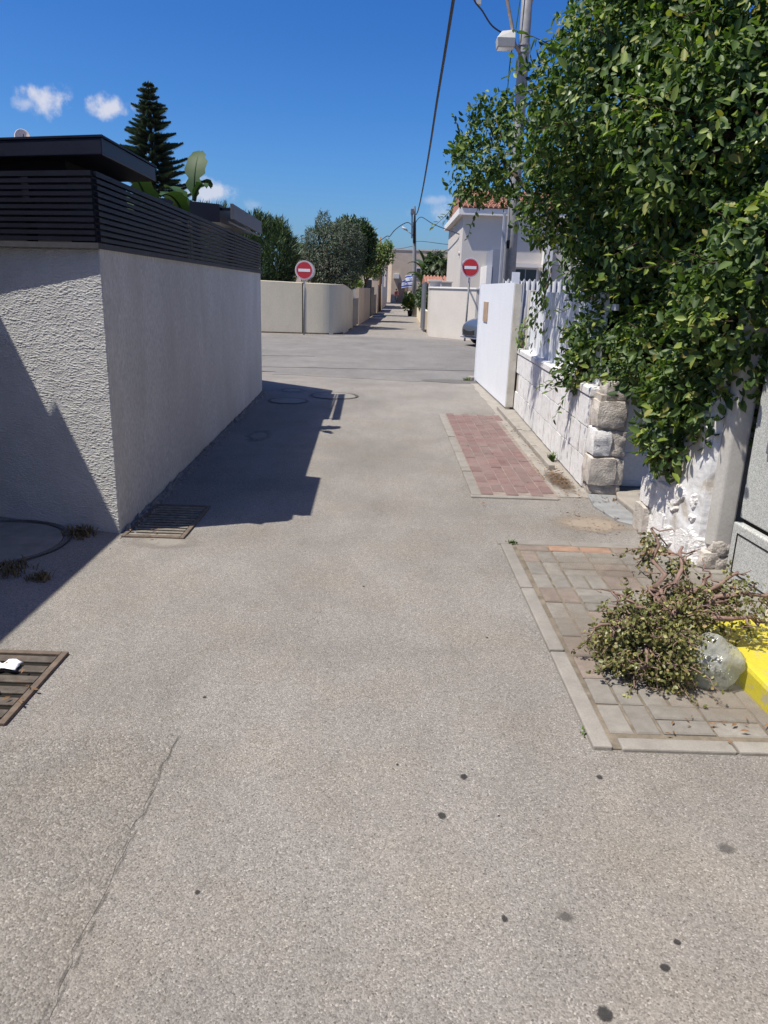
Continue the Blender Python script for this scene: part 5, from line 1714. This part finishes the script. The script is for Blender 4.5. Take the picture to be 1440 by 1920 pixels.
def flag(label, x, y, z, az, w=0.8, h=0.56):
    t = thing('flag', label, 'flag', (x, y, 0), 'blue and white flags by the far pole')
    obj('staff', MB().tube([(x, y, 0), (x, y, z + 0.08)], 0.018, 8), 'galvanised', t)
    d = Vector((math.cos(az), math.sin(az), 0)); s = Vector((-d.y, d.x, 0))

    def P(u, v_, off=0.0):
        return Vector((x, y, z)) + d * (u * w) + Vector((0, 0, -v_ * h - u * u * 0.22 * h)) + s * (0.09 * math.sin(u * 9 + v_ * 2) * u + off)
    for nm, a, b, mt in (('cloth', 0, .1, 'flag_white'), ('cloth', .27, .73, 'flag_white'), ('cloth', .9, 1, 'flag_white'), ('stripe', .1, .27, 'flag_blue'), ('stripe', .73, .9, 'flag_blue')):
        v = [P(i / 16, q) for q in (a, b) for i in range(17)]
        obj(nm, MB().add(v, [(i, i + 1, i + 18, i + 17) for i in range(16)]), mt, t, True)
    mb = MB()
    for sg in (1, -1):
        for off in (0.012, -0.012):
            T = [(0.5 + 0.13 * math.sin(2 * math.pi * k / 3), 0.5 - sg * 0.19 * math.cos(2 * math.pi * k / 3)) for k in range(3)]
            I = [(0.5 + 0.095 * math.sin(2 * math.pi * k / 3), 0.5 - sg * 0.14 * math.cos(2 * math.pi * k / 3)) for k in range(3)]
            for k in range(3):
                l = (k + 1) % 3
                mb.add([P(*T[k], off), P(*T[l], off), P(*I[l], off), P(*I[k], off)], [(0, 1, 2, 3)])
    obj('star', mb, 'flag_blue', t)


flag('blue and white striped flag hanging closest to the far pole', 1.75, 56.5, 2.75, 2.9)
flag('lower blue and white striped flag, left of the other one', 1.55, 58.5, 2.45, 3.3)

eb = thing('end_building', 'big tan building closing the end of the lane', 'building', (4, 110, 0))
obj('wall', MB().prism([(-0.05, 105), (14, 105), (14, 118), (-3.0, 118), (-0.62, 107.5)], 0, 6.75), 'tan_wall', eb)
obj('parapet', MB().prism([(-0.1, 104.93), (14, 104.93), (14, 105.1), (0.0, 105.1)], 6.75, 6.95), 'pale_wall', eb)
obj('air_conditioner', MB().box(0.2, 1.0, 104.6, 104.98, 3.1, 3.75), 'ac_white', eb, bevel=0.03)
obj('garage_door', MB().box(0.9, 2.1, 104.93, 104.99, 0, 2.6), 'brown_wall', eb)
for x in (3.2, 6.0, 9.0):
    w_ = obj('window', MB().box(x, x + 1.3, 104.93, 104.99, 3.2, 4.6), 'house_trim', eb)
    obj('pane', MB().box(x + .1, x + 1.2, 104.9, 104.925, 3.3, 4.5), 'glass_dark', w_)
eb2 = thing('side_building', 'bright cream building edge left of the tan end building', 'building', (-3, 100, 0))
obj('wall', MB().prism([(-6, 96), (-0.75, 96), (-0.55, 104), (-6, 104)], 0, 6.2), 'cream_bright', eb2)
w_ = obj('window', MB().box(-1.9, -1.1, 95.93, 95.99, 2.2, 4.0), 'house_trim', eb2)
obj('pane', MB().box(-1.82, -1.18, 95.9, 95.925, 2.3, 3.9), 'glass_dark', w_)

# ================================================================== car
car = put('parked_car', None, None, (4.42, 24.55, 0.0))
tag(car, 'blue grey car with its nose showing past the white gate', 'car')


def carpart(name, mb, mat, smooth=True, parent=None, bevel=0):
    o = put(name, mb.mesh(name, mat, smooth), None)
    W.pop(o)
    o.parent = parent or car
    o.location = (0, 0, 0)
    if bevel:
        b = o.modifiers.new('bevel', 'BEVEL'); b.width = bevel; b.segments = 2; b.limit_method = 'ANGLE'
    return o


# stations along the car (front at -x): x, half width, bottom, shoulder, top
ST = [(-2.12, 0.42, 0.34, 0.50, 0.56), (-2.06, 0.62, 0.24, 0.56, 0.66), (-1.9, 0.78, 0.20, 0.64, 0.76), (-1.55, 0.87, 0.19, 0.72, 0.86), (-1.0, 0.89, 0.18, 0.78, 0.95), (-0.6, 0.90, 0.18, 0.82, 1.0),
      (0.3, 0.90, 0.18, 0.85, 1.0), (1.2, 0.89, 0.18, 0.88, 1.0), (1.7, 0.87, 0.22, 0.90, 1.02), (2.0, 0.80, 0.28, 0.88, 1.0), (2.1, 0.70, 0.36, 0.80, 0.92)]
mb = MB()
v, f = [], []
for x, w_2, zb, zs, zt_ in ST:
    cr = 0.04 if abs(x) > 1.9 else 0.05
    sec = [(-w_2 * .92, zb), (-w_2, zb + .12), (-w_2, zs), (-w_2 * .86, zt_ - .01), (-w_2 * .5, zt_ + cr * .6), (0, zt_ + cr), (w_2 * .5, zt_ + cr * .6), (w_2 * .86, zt_ - .01), (w_2, zs), (w_2, zb + .12), (w_2 * .92, zb)]
    v += [(x, a, b) for a, b in sec]
ns = 11
for i in range(len(ST) - 1):
    for k in range(ns):
        a, b = i * ns + k, i * ns + (k + 1) % ns
        f.append((a, b, b + ns, a + ns))
f.append(tuple(reversed(range(ns)))); f.append(tuple(range((len(ST) - 1) * ns, len(ST) * ns)))
body = carpart('body', mb.add(v, f), 'car_paint')
body.modifiers.new('sub', 'SUBSURF').levels = 2
body.modifiers['sub'].render_levels = 2
mb = MB(); v = []
CS = [(-0.95, 0.80, 0.78, 0.98, 0.99), (-0.25, 0.80, 0.62, 0.98, 1.42), (0.6, 0.80, 0.62, 0.98, 1.48), (1.4, 0.80, 0.60, 1.0, 1.40), (1.95, 0.76, 0.74, 1.0, 1.02)]
for x, wb, wt, zb, zt_ in CS:
    v += [(x, -wb, zb), (x, -wt, zt_), (x, wt, zt_), (x, wb, zb)]
f = []
for i in range(len(CS) - 1):
    for k in range(3):
        a = i * 4 + k
        f.append((a, a + 1, a + 5, a + 4))
carpart('windows', mb.add(v, f), 'glass_dark', False)
carpart('roof', MB().add([(-0.28, -.63, 1.425), (0.6, -.63, 1.485), (1.42, -.61, 1.405), (1.42, .61, 1.405), (0.6, .63, 1.485), (-0.28, .63, 1.425), (0.6, 0, 1.52), (-0.28, 0, 1.45), (1.42, 0, 1.43)],
                         [(0, 1, 6, 7), (1, 2, 8, 6), (7, 6, 4, 5), (6, 8, 3, 4)]), 'car_paint')
for x in (-1.32, 1.32):
    for s in (-1, 1):
        y = 0.80 * s
        ty = carpart('wheel', MB().tube([(x, y - 0.1, 0.31), (x, y + 0.11, 0.31)], 0.31, 24), 'rubber')
        carpart('rim', MB().tube([(x, y + 0.115 * s, 0.31), (x, y + 0.135 * s, 0.31)], 0.2, 16), 'chrome', True, ty)
for s in (-1, 1):
    v, f = [], []
    for j in range(5):
        for i in range(9):
            u, w_3 = i / 8, j / 4
            x = -2.02 + 0.36 * u
            y = (0.40 + 0.46 * u) * s
            v.append((x, y, 0.56 + 0.12 * u + w_3 * (0.10 + 0.03 * math.sin(math.pi * u))))
    for j in range(4):
        for i in range(8):
            k = j * 9 + i
            f.append((k, k + 1, k + 10, k + 9) if s < 0 else (k, k + 9, k + 10, k + 1))
    hl = carpart('headlight', MB().add(v, f), 'headlamp')
    sw_ = hl.modifiers.new('wrap', 'SHRINKWRAP'); sw_.target = body; sw_.offset = 0.008
    carpart('fog_lamp', MB().disc((-1.99, .60 * s, .36), (-1, .35 * s, 0), 0.05, 0.05, 12), 'headlamp')
    carpart('mirror', MB().box(-0.75, -0.6, .86 * s if s > 0 else -1.04, 1.04 if s > 0 else -.86, .98, 1.1), 'car_paint', False, None, 0.03)
carpart('grille', MB().add([(-2.135, -.34, .34), (-2.135, .34, .34), (-2.11, .40, .50), (-2.11, -.40, .50)], [(0, 1, 2, 3)]), 'rubber', False)
carpart('bumper_strip', MB().box(-2.15, -2.06, -.5, .5, 0.245, 0.285), 'chrome', False, None, 0.015)
car.rotation_euler = (0, 0, R(20))

# ================================================================== cyclist far down the lane
bk = thing('bicycle', 'bicycle ridden by the far person in the lane', 'bicycle', (0.62, 96, 0))
for y in (95.45, 96.55):
    mb = MB()
    n = 24
    mb.tube([(0.62, y + 0.33 * math.cos(2 * math.pi * k / n), 0.34 + 0.33 * math.sin(2 * math.pi * k / n)) for k in range(n + 1)], 0.022, 6, caps=False)
    for k in range(6):
        a = math.pi * k / 6
        mb.tube([(0.62, y - 0.32 * math.cos(a), 0.34 - 0.32 * math.sin(a)), (0.62, y + 0.32 * math.cos(a), 0.34 + 0.32 * math.sin(a))], 0.004, 4)
    obj('wheel', mb, 'rubber', bk, True)
mb = MB()
for a, b in (((0.62, 95.45, .34), (.62, 95.6, .95)), ((.62, 95.58, .85), (.62, 96.1, .35)), ((.62, 96.1, .35), (.62, 96.25, .85)), ((.62, 95.6, .9), (.62, 96.22, .8)), ((.62, 96.1, .35), (.62, 96.55, .34)), ((.62, 96.22, .8), (.62, 96.55, .34))):
    mb.tube([a, b], 0.018, 6)
obj('frame', mb, 'gate_grey', bk)
obj('handlebar', MB().tube([(.34, 95.72, 1.03), (.5, 95.6, 1.05), (.74, 95.6, 1.05), (.9, 95.72, 1.03)], 0.015, 6), 'gate_grey', bk)
obj('saddle', MB().tube([(.62, 96.08, .92), (.62, 96.22, .93), (.62, 96.38, .94)], [0.03, 0.06, 0.09], 8), 'rubber', bk, True)

t = NT('clothes')
z_ = t.node('ShaderNodeSeparateXYZ')
t.l.new(t.pos(), z_.inputs[0])
c1 = t.mix(t.rng(z_.outputs[2], 0.98, 0.985), (0.03, 0.03, 0.04), (0.16, 0.05, 0.05))
c1 = t.mix(t.rng(z_.outputs[2], 1.50, 1.505), c1, (0.42, 0.25, 0.17))
t.fin('clothes', c1, 0.85)
per = thing('person', 'far person in a dark red top riding a bicycle down the lane', 'person', (0.62, 96.2, 0))
V_ = [(.62, 96.22, .98), (.62, 96.15, 1.2), (.62, 96.05, 1.42), (.62, 96.02, 1.53), (.62, 95.98, 1.66), (.62, 95.98, 1.76),
      (.44, 96.04, 1.43), (.38, 95.9, 1.2), (.38, 95.72, 1.06), (.80, 96.04, 1.43), (.86, 95.9, 1.2), (.86, 95.72, 1.06),
      (.52, 96.2, .95), (.50, 95.85, .86), (.52, 96.0, .45), (.52, 95.88, .38), (.72, 96.2, .95), (.74, 95.88, .72), (.72, 96.1, .26), (.72, 95.97, .2)]
E_ = [(0, 1), (1, 2), (2, 3), (3, 4), (4, 5), (2, 6), (6, 7), (7, 8), (2, 9), (9, 10), (10, 11), (0, 12), (12, 13), (13, 14), (14, 15), (0, 16), (16, 17), (17, 18), (18, 19)]
RD = [.16, .16, .18, .065, .10, .085, .075, .05, .04, .075, .05, .04, .10, .075, .05, .045, .10, .075, .05, .045]
me = bpy.data.meshes.new('body')
me.from_pydata(V_, E_, [])
me.materials.append(MATS['clothes'])
po = put('body', me, per)
bm_ = po.modifiers.new('skin', 'SKIN')
for i, sv in enumerate(me.skin_vertices[0].data):
    sv.radius = (RD[i], RD[i])
    sv.use_root = i == 0
po.modifiers.new('sub', 'SUBSURF').render_levels = 2
obj('hair', MB().lathe([(0.105, 0), (0.11, .05), (0.08, .12), (0.02, .15)], (.62, 96.0, 1.66), 12), 'hair_dark', per, True)
